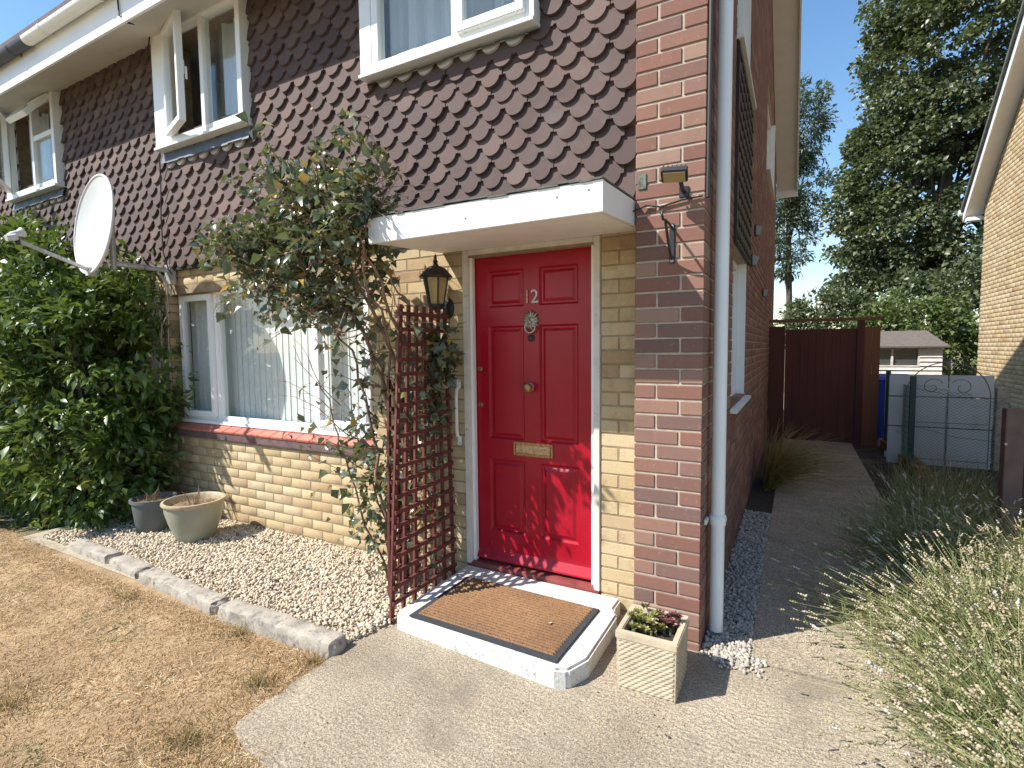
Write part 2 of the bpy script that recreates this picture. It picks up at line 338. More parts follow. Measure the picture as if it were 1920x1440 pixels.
M['succulent'] = leaf_mat('succulent_leaf', [(0, (0.24,0.24,0.07)), (0.45, (0.32,0.30,0.10)), (0.55, (0.14,0.05,0.05)), (1, (0.19,0.075,0.06))], 0.4, 0.1)

def concrete(name, lo, hi, ridge_dir, ridge=0.5):
    mt, n, b = new_mat(name)
    c = ramp(n, noise(n, 1.6, 8, 0.62).outputs['Fac'], [(0.32, lo), (0.68, hi)])
    sp = noise(n, 170, 4, 0.8).outputs['Fac']
    c = mix(n, 0.85, c, ramp(n, sp, [(0.38, (0.10,0.09,0.08)), (0.50, (0.5,)*3), (0.62, (0.90,0.87,0.80))]), 'OVERLAY')
    sp2 = noise(n, 75, 3, 0.7).outputs['Fac']
    c = mix(n, 0.5, c, ramp(n, sp2, [(0.36, (0.16,0.15,0.14)), (0.50, (0.5,)*3), (0.66, (0.84,0.80,0.73))]), 'OVERLAY')
    st = noise(n, 3.1, 5, 0.55).outputs['Fac']
    c = mix(n, ramp(n, st, [(0.50, (0,0,0)), (0.66, (0.55,0.55,0.55))]), c, tuple(q*0.62 for q in lo))
    st2 = noise(n, 22, 3, 0.5).outputs['Fac']
    c = mix(n, ramp(n, st2, [(0.68, (0,0,0)), (0.72, (0.5,0.5,0.5))]), c, (0.10,0.085,0.065))
    lich = noise(n, 5.5, 3, 0.5).outputs['Fac']
    c = mix(n, ramp(n, lich, [(0.735, (0,0,0)), (0.765, (0.6,0.6,0.6))]), c, (0.62,0.53,0.42))
    n.links.new(c, b.inputs['Base Color']); b.inputs['Roughness'].default_value = 0.95
    g = n.nodes.new('ShaderNodeNewGeometry'); mpp = n.nodes.new('ShaderNodeMapping'); mpp.inputs['Rotation'].default_value = (0, 0, ridge_dir)
    n.links.new(g.outputs['Position'], mpp.inputs[0])
    wv = n.nodes.new('ShaderNodeTexWave'); wv.inputs['Scale'].default_value = 9; wv.inputs['Distortion'].default_value = 9.0; wv.inputs['Detail'].default_value = 4; wv.inputs['Detail Scale'].default_value = 2.2
    n.links.new(mpp.outputs[0], wv.inputs['Vector'])
    h = mix(n, ramp(n, noise(n, 1.1, 2).outputs['Fac'], [(0.42, (ridge*0.3,)*3), (0.60, (min(1,ridge*2.4),)*3)]), noise(n, 110, 5, 0.8).outputs['Fac'], wv.outputs['Fac'])
    bump(n, b, h, 0.7, 0.005); return mt
M['concrete'] = concrete('brushed_concrete', (0.23,0.19,0.138), (0.39,0.335,0.255), R(80), 0.32)
M['concrete2'] = concrete('side_path_concrete', (0.28,0.235,0.172), (0.42,0.36,0.275), R(80), 0.32)
def lawn_mat():
    mt, n, b = new_mat('dry_lawn_thatch')
    c = ramp(n, noise(n, 2.2, 8, 0.62).outputs['Fac'], [(0.3, (0.26,0.165,0.085)), (0.7, (0.52,0.37,0.21))])
    g = noise(n, 4.5, 5, 0.6).outputs['Fac']; c = mix(n, ramp(n, g, [(0.62, (0,0,0)), (0.78, (0.6,0.6,0.6))]), c, (0.12,0.10,0.035))
    n.links.new(c, b.inputs['Base Color']); b.inputs['Roughness'].default_value = 1.0
    bump(n, b, noise(n, 90, 5, 0.7).outputs['Fac'], 1.0, 0.012); return mt
M['lawn'] = lawn_mat()
def ground_mat():
    mt, n, b = new_mat('open_ground')
    c = ramp(n, noise(n, 0.5, 7, 0.6).outputs['Fac'], [(0.35, (0.10,0.10,0.045)), (0.65, (0.24,0.18,0.09))])
    n.links.new(c, b.inputs['Base Color']); b.inputs['Roughness'].default_value = 1.0
    bump(n, b, noise(n, 40, 5, 0.7).outputs['Fac'], 0.8, 0.02); return mt
M['ground'] = ground_mat()
def coir():
    mt, n, b = new_mat('coir_bristle')
    c = ramp(n, noise(n, 240, 4, 0.75).outputs['Fac'], [(0.3, (0.15,0.075,0.032)), (0.55, (0.32,0.175,0.082)), (0.75, (0.47,0.28,0.145))])
    c = mix(n, 0.5, c, ramp(n, noise(n, 5, 5).outputs['Fac'], [(0.3, (0.3,0.28,0.27)), (0.7, (0.66,0.64,0.62))]), 'OVERLAY')
    n.links.new(c, b.inputs['Base Color']); b.inputs['Roughness'].default_value = 1.0
    bump(n, b, noise(n, 420, 3, 0.7).outputs['Fac'], 1.0, 0.006); return mt
M['coir'] = coir()

# ------------------------------------------------------------------ vegetation helpers (arrays)
def unit(a): return a / np.maximum(np.linalg.norm(a, axis=1, keepdims=True), 1e-9)
def leaves(P, D, L, W, var, droop=0.15, fold=0.35):
    """a pointed leaf of 6 triangles-worth of quads at each P along direction D"""
    n = len(P); D = unit(D); up = unit(RNG.normal(size=(n, 3)) * 0.7 + np.array([0, 0, 1.0]))
    S = unit(np.cross(D, up)); N = np.cross(S, D)
    L = np.broadcast_to(L, n)[:, None]; W = np.broadcast_to(W, n)[:, None]
    b = P; m1 = P + D*L*0.38 + N*L*0.03; t = P + D*L - N*L*droop
    l1 = P + D*L*0.42 + S*W*0.5 + N*W*fold*0.5; r1 = P + D*L*0.42 - S*W*0.5 + N*W*fold*0.5
    V = np.stack([b, l1, t, r1, m1], 1).reshape(-1, 3)
    i = np.arange(n)[:, None] * 5
    F = np.concatenate([i + np.array([[0, 4, 1]]), i + np.array([[4, 2, 1]]), i + np.array([[0, 3, 4]]), i + np.array([[4, 3, 2]])], 1).reshape(-1, 3)
    return V, F, np.repeat(var, 4)
def blades(P, D, L, W, var, bend, seg=3):
    """thin curved strips starting at P in direction D, bending by the vector bend"""
    n = len(P); D = unit(D); L = np.broadcast_to(L, n)[:, None]; W = np.broadcast_to(W, n)[:, None]
    S = unit(np.cross(D, RNG.normal(size=(n, 3))))
    rows = []
    for k in range(seg+1):
        t = k/seg; c = P + D*L*t + bend*L*t*t; wv = S*W*0.5*(1 - 0.75*t)
        rows += [c - wv, c + wv]
    V = np.stack(rows, 1).reshape(-1, 3); k2 = 2*(seg+1); i = np.arange(n)[:, None]*k2
    F = np.concatenate([i + np.array([[2*k, 2*k+1, 2*k+3, 2*k+2]]) for k in range(seg)], 1).reshape(-1, 4)
    return V, F, np.repeat(var, seg), (P + D*L + bend*L)
ICO_V = None
def ico():
    global ICO_V, ICO_F
    if ICO_V is None:
        bm = bmesh.new(); bmesh.ops.create_icosphere(bm, subdivisions=1, radius=1.0)
        ICO_V = np.array([v.co[:] for v in bm.verts]); ICO_F = np.array([[v.index for v in f.verts] for f in bm.faces]); bm.free()
    return ICO_V, ICO_F
def rot_np(n):
    q = unit(RNG.normal(size=(n, 4))); w_, x, y, z = q.T
    return np.stack([np.stack([1-2*(y*y+z*z), 2*(x*y-z*w_), 2*(x*z+y*w_)], 1), np.stack([2*(x*y+z*w_), 1-2*(x*x+z*z), 2*(y*z-x*w_)], 1), np.stack([2*(x*z-y*w_), 2*(y*z+x*w_), 1-2*(x*x+y*y)], 1)], 1)
def lumps(P, size, var, flat=(1.0, 0.8, 0.6), jit=0.18, orient=None):
    V0, F0 = ico(); n = len(P)
    sc = np.array(flat)[None] * (1 + RNG.normal(size=(n, 3))*0.18) * np.broadcast_to(size, n)[:, None]
    V = V0[None] * (1 + RNG.normal(size=(n, len(V0), 1))*jit) * sc[:, None, :]
    if orient is None: V = np.einsum('nij,nkj->nki', rot_np(n), V)
    else:
        D = unit(orient); A = unit(np.cross(D, RNG.normal(size=(n, 3)))); B = np.cross(D, A)
        Rm = np.stack([D, A, B], 2); V = np.einsum('nij,nkj->nki', Rm, V)
    V = V + P[:, None]
    F = (np.arange(n)[:, None, None]*len(V0) + F0[None]).reshape(-1, 3)
    return V.reshape(-1, 3), F, np.repeat(var, len(F0))
def in_ellipsoids(n, ells, shell=0.0):
    vol = np.array([e[3]*e[4]*e[5] for e in ells])**(0.75); k = RNG.choice(len(ells), n, p=vol/vol.sum())
    d = unit(RNG.normal(size=(n, 3))); r = (shell + (1-shell)*RNG.random(n))**(1/3)
    e = np.array(ells); return e[k, :3] + d*r[:, None]*e[k, 3:6], d
def clumped_crown(ells, clumps, per, csize, L, W, mat, name, parent, shell=0.35, var_shift=0.0, tri=True):
    C, d = in_ellipsoids(clumps, ells, shell); cs = csize*(0.6+0.8*RNG.random(clumps)); cv = RNG.random(clumps)
    k = np.repeat(np.arange(clumps), per); n = len(k)
    q = unit(RNG.normal(size=(n, 3))); P = C[k] + q*(RNG.random(n)**0.5)[:, None]*cs[k][:, None]*np.array([1, 1, 0.75])
    D = q*0.7 + d[k]*0.5 + RNG.normal(size=(n, 3))*0.5 - np.array([0, 0, 0.25])
    var = np.clip(0.5*cv[k] + 0.5*RNG.random(n) + var_shift, 0, 1)
    z_ = 0.45+0.9*RNG.random(n); V, F, va = leaves(P, D, L*z_, W*z_*(0.8+0.4*RNG.random(n)), var)
    return link(name, mesh_np(name, V, F, va), mat, parent), C

# ================================================================== GROUND
def sheet(name, poly, z, mt):
    return structure(MB().add([(x, y, z) for x, y in poly], [tuple(range(len(poly)))]).build(name, mt, fix=False))
sheet('ground', [(-400,-400),(400,-400),(400,400),(-400,400)], -0.03, M['ground'])
lw = sheet('lawn', [(-14,-6),(-1.15,-6),(-1.28,-1.46),(-1.54,-1.40),(-1.585,-1.36),(-1.585,-0.80),(-14,-0.80)], -0.012, M['lawn'])
bed = sheet('gravel_bed', [(-5.2,-0.83),(-1.585,-0.83),(-1.585,-0.72),(-1.5,-0.45),(-1.5,0.3),(-5.2,0.3)], -0.008, M['gravel_bed'])
# front concrete, chipped along its lawn edge
edge = [(-1.10,-6.0)]
y = -5.8
while y < -1.52:
    edge.append((-1.22 - 0.04*math.sin(y*3.1) + random.uniform(-0.012, 0.012) - 0.05*(y+1.5)*0.1, y)); y += 0.09
edge += [(-1.27,-1.465),(-1.33,-1.45),(-1.42,-1.44),(-1.50,-1.415),(-1.545,-1.40),(-1.575,-1.36)]
y = -1.30
while y < -0.75:
    edge.append((-1.58 + random.uniform(-0.008, 0.008), y)); y += 0.07
poly = edge + [(-1.575,-0.73),(-1.50,-0.45),(-1.49,0.4),(0.0,0.4),(0.0,0.10),(0.06,-0.04),(0.215,0.022),(1.16,0.022),(1.16,-0.5),(3.6,-0.5),(3.6,-6)]
structure(MB().slab(poly, -0.12, 0.0).build('path', M['concrete']))
structure(MB().slab([(0.222,0.034),(1.155,0.034),(1.15,6.9),(0.235,6.9),(0.225,2.5)], -0.12, 0.004).build('path', M['concrete2']))
sheet('flower_bed', [(1.16,-0.6),(4.2,-0.6),(4.2,2.6),(1.16,2.6)], -0.010, M['dry_soil']); sheet('flower_bed', [(1.16,2.6),(4.2,2.6),(4.2,9.5),(1.16,9.5)], -0.012, M['soil'])  # far half, in shade, is given a darker soil colour
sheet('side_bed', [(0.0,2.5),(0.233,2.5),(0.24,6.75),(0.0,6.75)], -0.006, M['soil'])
sheet('side_gravel_bed', [(0.0,-0.05),(0.222,-0.02),(0.228,2.5),(0.0,2.5)], -0.004, M['gravel_bed'])

def pebbles(name, area, n, size, mat, z0=0.0, layers=2):
    ps = []
    x0, x1, y0, y1 = area
    P = np.stack([RNG.uniform(x0, x1, n), RNG.uniform(y0, y1, n), z0 + RNG.random(n)*0.014], 1)
    return P
# gravel in the front bed
n = 15500; P = pebbles('g', (-5.0,-1.50,-0.76,0.19), n, 0.01, None, 0.002)
keep = ~((P[:,0] > -1.60) & (P[:,1] < -0.42 + (P[:,0]+1.5)*3.0))
P = P[keep]; P[:,2] += 0.012*np.sin(P[:,0]*5)*np.cos(P[:,1]*7)
V, F, va = lumps(P, 0.0095*(0.65+0.8*RNG.random(len(P))), RNG.random(len(P)), (1.05,0.85,0.65), 0.16)
o = link('gravel', mesh_np('gravel', V, F, va), M['gravel']); stuff(o); tag(o, 'cream decorative gravel filling the bed under the front window', 'gravel')
n = 3400; P = pebbles('g', (0.012,0.218,-0.05,2.5), n, 0.01, None, 0.0)
P = P[~((P[:,0] < 0.06) & (P[:,1] < -0.02))]
ex = np.stack([RNG.uniform(0.06,0.30,90), RNG.uniform(-0.09,0.06,90), np.full(90, 0.006)], 1); P = np.concatenate([P, ex])
V, F, va = lumps(P, 0.0105*(0.65+0.8*RNG.random(len(P))), RNG.random(len(P)), (1.05,0.85,0.65), 0.16)
o = link('gravel', mesh_np('gravel', V, F, va), M['grey_gravel']); stuff(o); tag(o, 'narrow strip of pale gravel along the side wall by the path', 'gravel')

# dry lawn blades
def lawn_ok(x, y):
    lim = np.where(y > -1.40, -1.575, np.where(y > -1.47, -1.30, -1.215)); return x < lim + np.abs(RNG.normal(size=len(x)))*0.022 + 0.012*np.sin(y*31)
n = 95000
x = -1.2 - 5.2*RNG.random(n)**1.5; y = -0.90 - 2.1*RNG.random(n)
y = np.where(RNG.random(n) < 0.12, -0.78 - 0.25*RNG.random(n), y)
ok = lawn_ok(x, y) & ~((y > -0.885) & (x > -4.5)); x, y = x[ok], y[ok]; n = len(x)
D = np.stack([RNG.normal(size=n), RNG.normal(size=n), 0.35+0.5*RNG.random(n)], 1)
var = RNG.random(n)*0.93
patch = np.sin(x*4.1+1)*np.cos(y*5.3) + np.sin(x*9.7)*np.sin(y*8.1+2)*0.6
var = np.where((patch > 0.95) & (RNG.random(n) < 0.55), 0.95 + 0.05*RNG.random(n), var)
cl_ = 0.5+0.25*np.sin(x*7.3+np.sin(y*6.1)*2)+0.25*np.sin(y*8.7+np.cos(x*5.2)*2.2)
var = np.where(var < 0.93, np.clip(var*(0.35+0.9*cl_), 0, 0.93), var)
V, F, va, _ = blades(np.stack([x, y, np.full(n, -0.012)], 1), D, (0.022+0.040*RNG.random(n))*(0.55+0.8*cl_), 0.0020+0.0020*RNG.random(n), var, np.stack([RNG.normal(size=n)*0.4, RNG.normal(size=n)*0.4, -0.30-0.3*RNG.random(n)], 1), 2)
o = link('dry_grass', mesh_np('dry_grass', V, F, va), M['grass_dry']); stuff(o); tag(o, 'parched straw coloured lawn grass in the front garden', 'grass')

tn = 0
for (gx_, gy_, gr_, gn) in [(-1.72,-1.16,0.07,420), (-1.66,-1.52,0.09,420), (-1.40,-1.62,0.06,260), (-2.55,-1.75,0.08,240), (-1.64,-0.93,0.05,160), (-2.2,-0.93,0.05,120), (-3.2,-1.0,0.06,150), (-1.95,-2.0,0.10,300)]:
    a = RNG.random(gn)*2*math.pi; q = gr_*np.abs(RNG.normal(size=gn)); P = np.stack([gx_+q*np.cos(a)*1.4, gy_+q*np.sin(a), np.full(gn, -0.012)], 1)
    P = P[P[:,1] < -0.885]; gn = len(P)
    V, F, va, _ = blades(P, np.stack([RNG.normal(size=gn)*0.6, RNG.normal(size=gn)*0.6, np.ones(gn)], 1), 0.03+0.045*RNG.random(gn), 0.0028, np.where(RNG.random(gn) < 0.35, 0.955+0.045*RNG.random(gn), RNG.random(gn)*0.6), RNG.normal(size=(gn,3))*0.25, 2)
    o = link('grass_tuft', mesh_np('grass_tuft', V, F, va), M['grass_dry'], lw); stuff(o)
P = np.stack([RNG.uniform(-1.3,1.4,120), RNG.uniform(-1.9,-0.1,120), np.full(120, 0.003)], 1)
P[:22,0] = RNG.normal(-0.02,0.10,22); P[:22,1] = RNG.normal(-0.62,0.06,22)
V, F, va = lumps(P, 0.0022+0.0035*RNG.random(120)**3, RNG.random(120)*0.4+0.6, (1.2,0.9,0.6), 0.3)
o = link('path_debris', mesh_np('path_debris', V, F, va), M['dark_bits']); stuff(o); tag(o, 'scattered dark crumbs and grit lying on the concrete path', 'debris')
# ================================================================== BRICKS
def brick_mesh(dx, dy, dz, b=0.004, name='brick'):
    bm = bmesh.new(); bmesh.ops.create_cube(bm, size=1.0)
    bmesh.ops.scale(bm, vec=(dx, dy, dz), verts=bm.verts)
    bmesh.ops.bevel(bm, geom=list(bm.edges), offset=b, segments=1, affect='EDGES')
    bmesh.ops.recalc_face_normals(bm, faces=bm.faces)
    me = bpy.data.meshes.new(name); bm.to_mesh(me); bm.free(); return me
_bm = {}
def put_brick(cx, cy, cz, dx, dy, dz, mat, parent):
    key = (round(dx,3), round(dy,3), round(dz,3), mat)
    if key not in _bm:
        me = brick_mesh(dx, dy, dz, 0.0022 if mat == 'yellow_brick' else 0.0035); me.materials.append(M[mat]); _bm[key] = me
    o = bpy.data.objects.new('brick', _bm[key]); COL.objects.link(o); o.parent = parent
    o.location = (cx + random.uniform(-0.0012, 0.0012), cy + random.uniform(-0.0009, 0.0006), cz + random.uniform(-0.0012, 0.0012))
    o.rotation_euler = (random.uniform(-0.004,0.004), random.uniform(-0.005,0.005), random.uniform(-0.003,0.003))
    return o
def joined_bricks(name, specs, mat, parent):
    """specs: cx,cy,cz,dx,dy,dz ; one mesh, chamfered boxes"""
    if not specs: return None
    proto = brick_mesh(1, 1, 1, 0.02); V0 = np.array([v.co[:] for v in proto.vertices]); fs = [list(p.vertices) for p in proto.polygons]
    F4 = [f for f in fs if len(f) == 4]; F3 = [f for f in fs if len(f) == 3]; F3 = [f + [f[2]] for f in F3]
    bpy.data.meshes.remove(proto)
    S = np.array(specs); n = len(S)
    V = np.sign(V0)[None]*(S[:, None, 3:6]/2 - (0.5-np.abs(V0))[None]*0.1) + S[:, None, :3] + RNG.normal(size=(n, 1, 3))*0.0004
    nv = len(V0); quads = np.array(F4); F = (np.arange(n)[:, None, None]*nv + quads[None]).reshape(-1, 4)
    o = link(name, mesh_np(name, V.reshape(-1, 3), F), M[mat], parent); stuff(o); return o
def over(b, rects):                                     # brick span minus openings
    x0, x1, z0, z1 = b; segs = [(x0, x1)]
    for (a0, a1, c0, c1) in rects:
        if z1 <= c0 + 0.02 or z0 >= c1 - 0.02: continue
        ns = []
        for s0, s1 in segs:
            if s1 <= a0 or s0 >= a1: ns.append((s0, s1)); continue
            if s0 < a0: ns.append((s0, a0))
            if s1 > a1: ns.append((a1, s1))
        segs = ns
    return [s for s in segs if s[1]-s[0] > 0.03]

# ================================================================== OUR HOUSE
YW = 0.20; YT = 0.165; XP = -4.95                         # yellow wall face, tile bed, party line
house = thing('terraced_house', 'end house with red front door, brown scalloped tiles and red brick corner pier', 'house', (0,0,0), 'attached tile-hung houses')
nhouse = thing('terraced_house', 'attached house on the far left behind the big hedge, with open windows', 'house', (XP,0,0), 'attached tile-hung houses')
NHO = Vector((XP, 0, 0))
WL = (-4.77, -2.28, 0.80, 2.08)                          # living room window opening
DR = (-1.485, -0.573, 0.0, 2.12)                         # door opening
GW = [(1.25, 2.36, 1.07, 2.20), (1.25, 2.36, 3.52, 4.75), (4.95, 6.45, 3.75, 4.80)]   # openings in the gable (y,z)
# masonry backing: front yellow wall
bk = MB()
yb = YW + 0.0012
for (a, b, c, d) in [(XP, WL[0], 0, 2.4), (WL[0], WL[1], 0, WL[2]), (WL[0], WL[1], WL[3], 2.4), (WL[1], DR[0], 0, 2.4), (DR[0], DR[1], DR[3], 2.4), (DR[1], -0.322, 0, 2.4)]:
    bk.box(a, b, yb, yb+0.25, c-0.05, d)
bk.build('front_wall', M['mortar_dark'], house, fix=False)
# upper wall behind the tiles
UW = [(-4.60,-3.40,3.27,4.25), (-2.18,-0.91,3.29,4.25)]
up = MB()
zs = 2.24
for (a, b, c, d) in [(XP,-4.60,zs,4.6), (-4.60,-3.40,zs,3.27), (-3.40,-2.18,zs,4.6), (-2.18,-0.91,zs,3.29), (-0.91,-0.322,zs,4.6), (-4.60,-3.40,4.25,4.6), (-2.18,-0.91,4.25,4.6)]:
    up.box(a, b, YT+0.03, YT+0.25, c+0.17 if c == zs else c, d)
up.build('upper_wall', M['mortar_dark'], house, fix=False)
# red pier and gable backing
pb = MB().box(-0.3215, -0.006, 0.006, 0.5, -0.05, 4.6)
pb.build('corner_pier', M['mortar_light'], house, fix=False)
GY1 = 8.25
def gable_top(y): return 4.45 + 0.58*min(y+0.2, 8.45-y)
gb = MB()
ys = [0.5, 1.25, 2.36, 4.95, 6.45, GY1]
for i in range(5):
    y0, y1 = ys[i], ys[i+1]; holes = [g for g in GW if g[0] <= y0 + 0.01 and g[1] >= y1 - 0.01]; z = -0.05
    top = max(gable_top(y0), gable_top(y1))
    for g in sorted(holes, key=lambda q: q[2]): gb.box(-0.3, -0.006, y0, y1, z, g[2]); z = g[3]
    gb.box(-0.3, -0.006, y0, y1, z, min(gable_top(y0), gable_top(y1)))
gb.build('gable_wall', M['mortar_light'], house, fix=False)
MB().box(-9.2, -0.3, GY1-0.3, GY1, -0.05, 4.45).build('rear_wall', M['mortar_dark'], house, fix=False)

cand = []                                                # (importance, spec, material)
# pier and its corner bricks
for k in range(-3, 59):
    z0 = 0.19 + 0.075*k + 0.005; zc = z0 + 0.0325
    if k % 2 == 0:
        cand.append((-(k < 40)*99, (-0.276, 0.0515, zc, 0.1025, 0.1025, 0.065), 'red_brick'))
        cand.append((-(k < 40)*99, (-0.1075, 0.0515, zc, 0.215, 0.1025, 0.065), 'red_brick'))
    else:
        cand.append((-(k < 40)*99, (-0.22, 0.0515, zc, 0.215, 0.1025, 0.065), 'red_brick'))
        cand.append((-(k < 40)*99, (-0.05125, 0.1075, zc, 0.1025, 0.215, 0.065), 'red_brick'))
# yellow bricks
for k in range(-1, 32):
    z0 = 0.015 + 0.0773*k + 0.005; h = 0.0673; zc = z0 + h/2; off = 0.1125*(k % 2)
    if z0 + h > 2.36: break
    # right of the door
    if k % 2 == 0: segs = [(-0.570, -0.355)]
    else: segs = [(-0.570, -0.4735), (-0.4635, -0.361)]
    x = -1.488 - 0.215 if k % 2 == 0 else -1.488 - 0.1025
    xs = []
    x1 = -1.488
    first = 0.215 if k % 2 == 0 else 0.1025
    while x1 > XP + 0.03:
        L = first if first else 0.215; first = None
        xs.append((max(x1 - L, XP + 0.002), x1)); x1 -= L + 0.010
    for s in xs: segs += over((s[0], s[1], z0, z0 + h), [WL])
    if z0 > 2.1:                                          # over the door, behind the canopy
        for q in range(4): segs.append((-1.478 + q*0.227, -1.478 + q*0.227 + 0.215))
    for a, b in segs:
        if b - a < 0.035: continue
        cand.append((-(a+b)/2, ((a+b)/2, YW + 0.05, zc, b-a, 0.1025, h), 'yellow_brick'))
cand.sort(key=lambda q: q[0])
rest = {'red_brick': [], 'yellow_brick': []}
for i, (imp, s, mtn) in enumerate(cand):
    if i < 300: put_brick(*s, mtn, house)
    else: rest[mtn].append(s)
joined_bricks('far_bricks', rest['yellow_brick'], 'yellow_brick', house)
# gable bricks, seen edge on: one joined part
sp = list(rest['red_brick'])
for k in range(-3, 90):
    z0 = 0.195 + 0.075*k
    y0 = 0.1125 if k % 2 == 0 else 0.225
    while y0 < GY1 - 0.02:
        L = 0.215; y1 = min(y0 + L, GY1)
        if z0 + 0.075 < gable_top((y0+y1)/2):
            for a, b in over((y0, y1, z0, z0+0.065), GW): sp.append((-0.05125, (a+b)/2, z0+0.0325, 0.1025, b-a, 0.065))
        y0 += L + 0.01
joined_bricks('gable_bricks', sp, 'red_brick', house)
MB().box(-0.318, -0.268, -0.006, 0.04, 2.262, 2.345).build('lichen_brick', M['moss_brick'], house, bevel=0.006)

# ---------------------------------------------------------------- fish-scale tiles
def tile_profile():
    hw = 0.0785; sh = 0.059; r = 0.0605; a0 = math.asin((r-sh)/r); xe = r*math.cos(a0); pts = [(-hw, 0.20), (-hw, sh), (-xe-0.0035, sh), (-xe, sh-0.0015)]
    for k in range(1, 12):
        a = math.pi + a0 + (math.pi-2*a0)*k/12
        pts.append((r*math.cos(a), r + r*math.sin(a)))
    pts += [(xe, sh-0.0015), (xe+0.0035, sh), (hw, sh), (hw, 0.20)]
    return pts
def tile_mesh(mt):
    pr = tile_profile(); mb = MB().prism(pr, 0.0, 0.017); me = mb.mesh('tile')
    bm = bmesh.new(); bm.from_mesh(me); bmesh.ops.recalc_face_normals(bm, faces=bm.faces); bm.to_mesh(me); bm.free(); me.materials.append(mt); return me
TM = tile_mesh(M['tile']); TP = tile_mesh(M['pale_tile'])
PITCH = 0.1605; GAUGE = 0.0967; TILT = -0.20
def tile_spots(xa, xb, wins, zb=2.2545, zt=4.22):
    sp = []; r = 0; z = zb
    while z < zt:
        off = (r % 2)*PITCH/2
        k0 = int(math.floor((xa + 0.425 + off)/PITCH)); x = -0.425 - off + PITCH*(k0)
        while x < xb - 0.02:
            if x > xa + 0.02:
                pale = False; ok = True
                for (a, b, c, d) in wins:
                    if a + 0.03 < x < b - 0.03 and z + 0.10 > c and z < d: ok = False
                    if a + 0.0 < x < b + 0.0 and (3.20 < z < 3.245 if a > -3 else 3.10 < z < 3.15): pale = True
                if z + 0.2 > zt + 0.05: pale = False
                if ok or (z < 3.23 and z > 3.13): sp.append((x, z, pale))
            x += PITCH
        z += GAUGE; r += 1
    return sp
def put_tiles(spots, parent, org, focus, cap=300):
    spots = sorted(spots, key=lambda s: (s[0]-focus[0])**2 + (s[1]-focus[1])**2*1.6)
    V0 = np.array([v.co[:] for v in TM.vertices]); Fs = [tuple(p.vertices) for p in TM.polygons]; VV = []; FF = []
    ct, st = math.cos(TILT), math.sin(TILT)
    for i, (x, z, pale) in enumerate(spots):
        j = (random.gauss(0, 0.0016), random.uniform(-0.004, 0.003), random.gauss(0, 0.0018) - (0.012 if random.random() < 0.012 else 0)); rz = random.gauss(0, 0.011)
        loc = (x + j[0], YT - 0.034 + j[1], z + j[2])
        if i < cap or pale:
            o = bpy.data.objects.new('tile', TP if pale else TM); COL.objects.link(o); o.parent = parent
            o.location = Vector(loc) - org; o.rotation_euler = (TILT + random.uniform(-0.01, 0.01), rz, 0)
        else:
            q = V0 @ np.array([[1,0,0],[0,ct,st],[0,-st,ct]]) + np.array(loc) - np.array(org)
            nb = len(VV)*len(V0); VV.append(q); FF += [tuple(v+nb for v in f) for f in Fs]
    if VV:
        me = bpy.data.meshes.new('far_tiles'); me.from_pydata(np.concatenate(VV).tolist(), [], FF); me.update()
        stuff(link('far_tiles', me, M['tile'], parent))
put_tiles(tile_spots(XP, -0.335, UW), house, Vector((0,0,0)), (-1.1, 2.9))
NW = [(-7.70,-6.47,3.28,4.25)]
put_tiles(tile_spots(-9.1, XP, NW), nhouse, NHO, (-5.0, 3.3))
MB().box(XP, -0.33, YT-0.012, YT+0.03, 2.235, 2.262).build('tile_batten', M['cable'], house)

# ---------------------------------------------------------------- windows
def opening_frame(mb, x0, x1, z0, z1, y0, y1, t, muls=()):
    mb.box(x0, x0+t, y0, y1, z0, z1); mb.box(x1-t, x1, y0, y1, z0, z1)
    xs = [x0+t] + [q for mm in muls for q in (mm-t*0.45, mm+t*0.45)] + [x1-t]
    for i in range(0, len(xs), 2):
        mb.box(xs[i], xs[i+1], y0, y1, z0, z0+t); mb.box(xs[i], xs[i+1], y0, y1, z1-t, z1)
    for mm in muls: mb.box(mm-t*0.45, mm+t*0.45, y0, y1, z0, z1)
def sash(parent, hx, w_, z0, z1, y, ang=0.0, hinge='l', t=0.052, th=0.05, handle=True, name='sash'):
    """casement leaf hinged at hx; local x runs from the hinge"""
    mb = MB(); s = 1 if hinge == 'l' else -1
    def bx(a, b, c, d, y0=-th*0.5, y1=th*0.5):
        a, b = sorted((a*s, b*s)); mb.box(a, b, y0, y1, c, d)
    bx(0, t, 0, z1-z0); bx(w_-t, w_, 0, z1-z0); bx(t, w_-t, 0, t); bx(t, w_-t, z1-z0-t, z1-z0)
    a, b = sorted((t*s, (w_-t)*s))
    o = mb.build(name, M['upvc'], parent, bevel=0.004); o.location = (hx, y, z0); o.rotation_euler = (0, 0, ang)
    g = MB().box(a, b, -0.003, 0.003, t, z1-z0-t)
    # glazing joined by the same leaf would lose its own look: keep it a separate sub-part with the same pivot
    p = g.build('pane', M['glass'], parent); p.location = o.location; p.rotation_euler = o.rotation_euler
    if handle:
        hb = MB().box(*sorted(((w_-t*0.62)*s, (w_-t*0.32)*s)), 0.026, 0.034, (z1-z0)*0.44, (z1-z0)*0.56)
        hb.bar(((w_-t*0.47)*s, 0.045, (z1-z0)*0.51), ((w_-t*0.47)*s - 0.0, 0.045, (z1-z0)*0.40), 0.016, 0.014)
        q = hb.build('handle', M['upvc'], parent); q.location = o.location; q.rotation_euler = o.rotation_euler
    return o
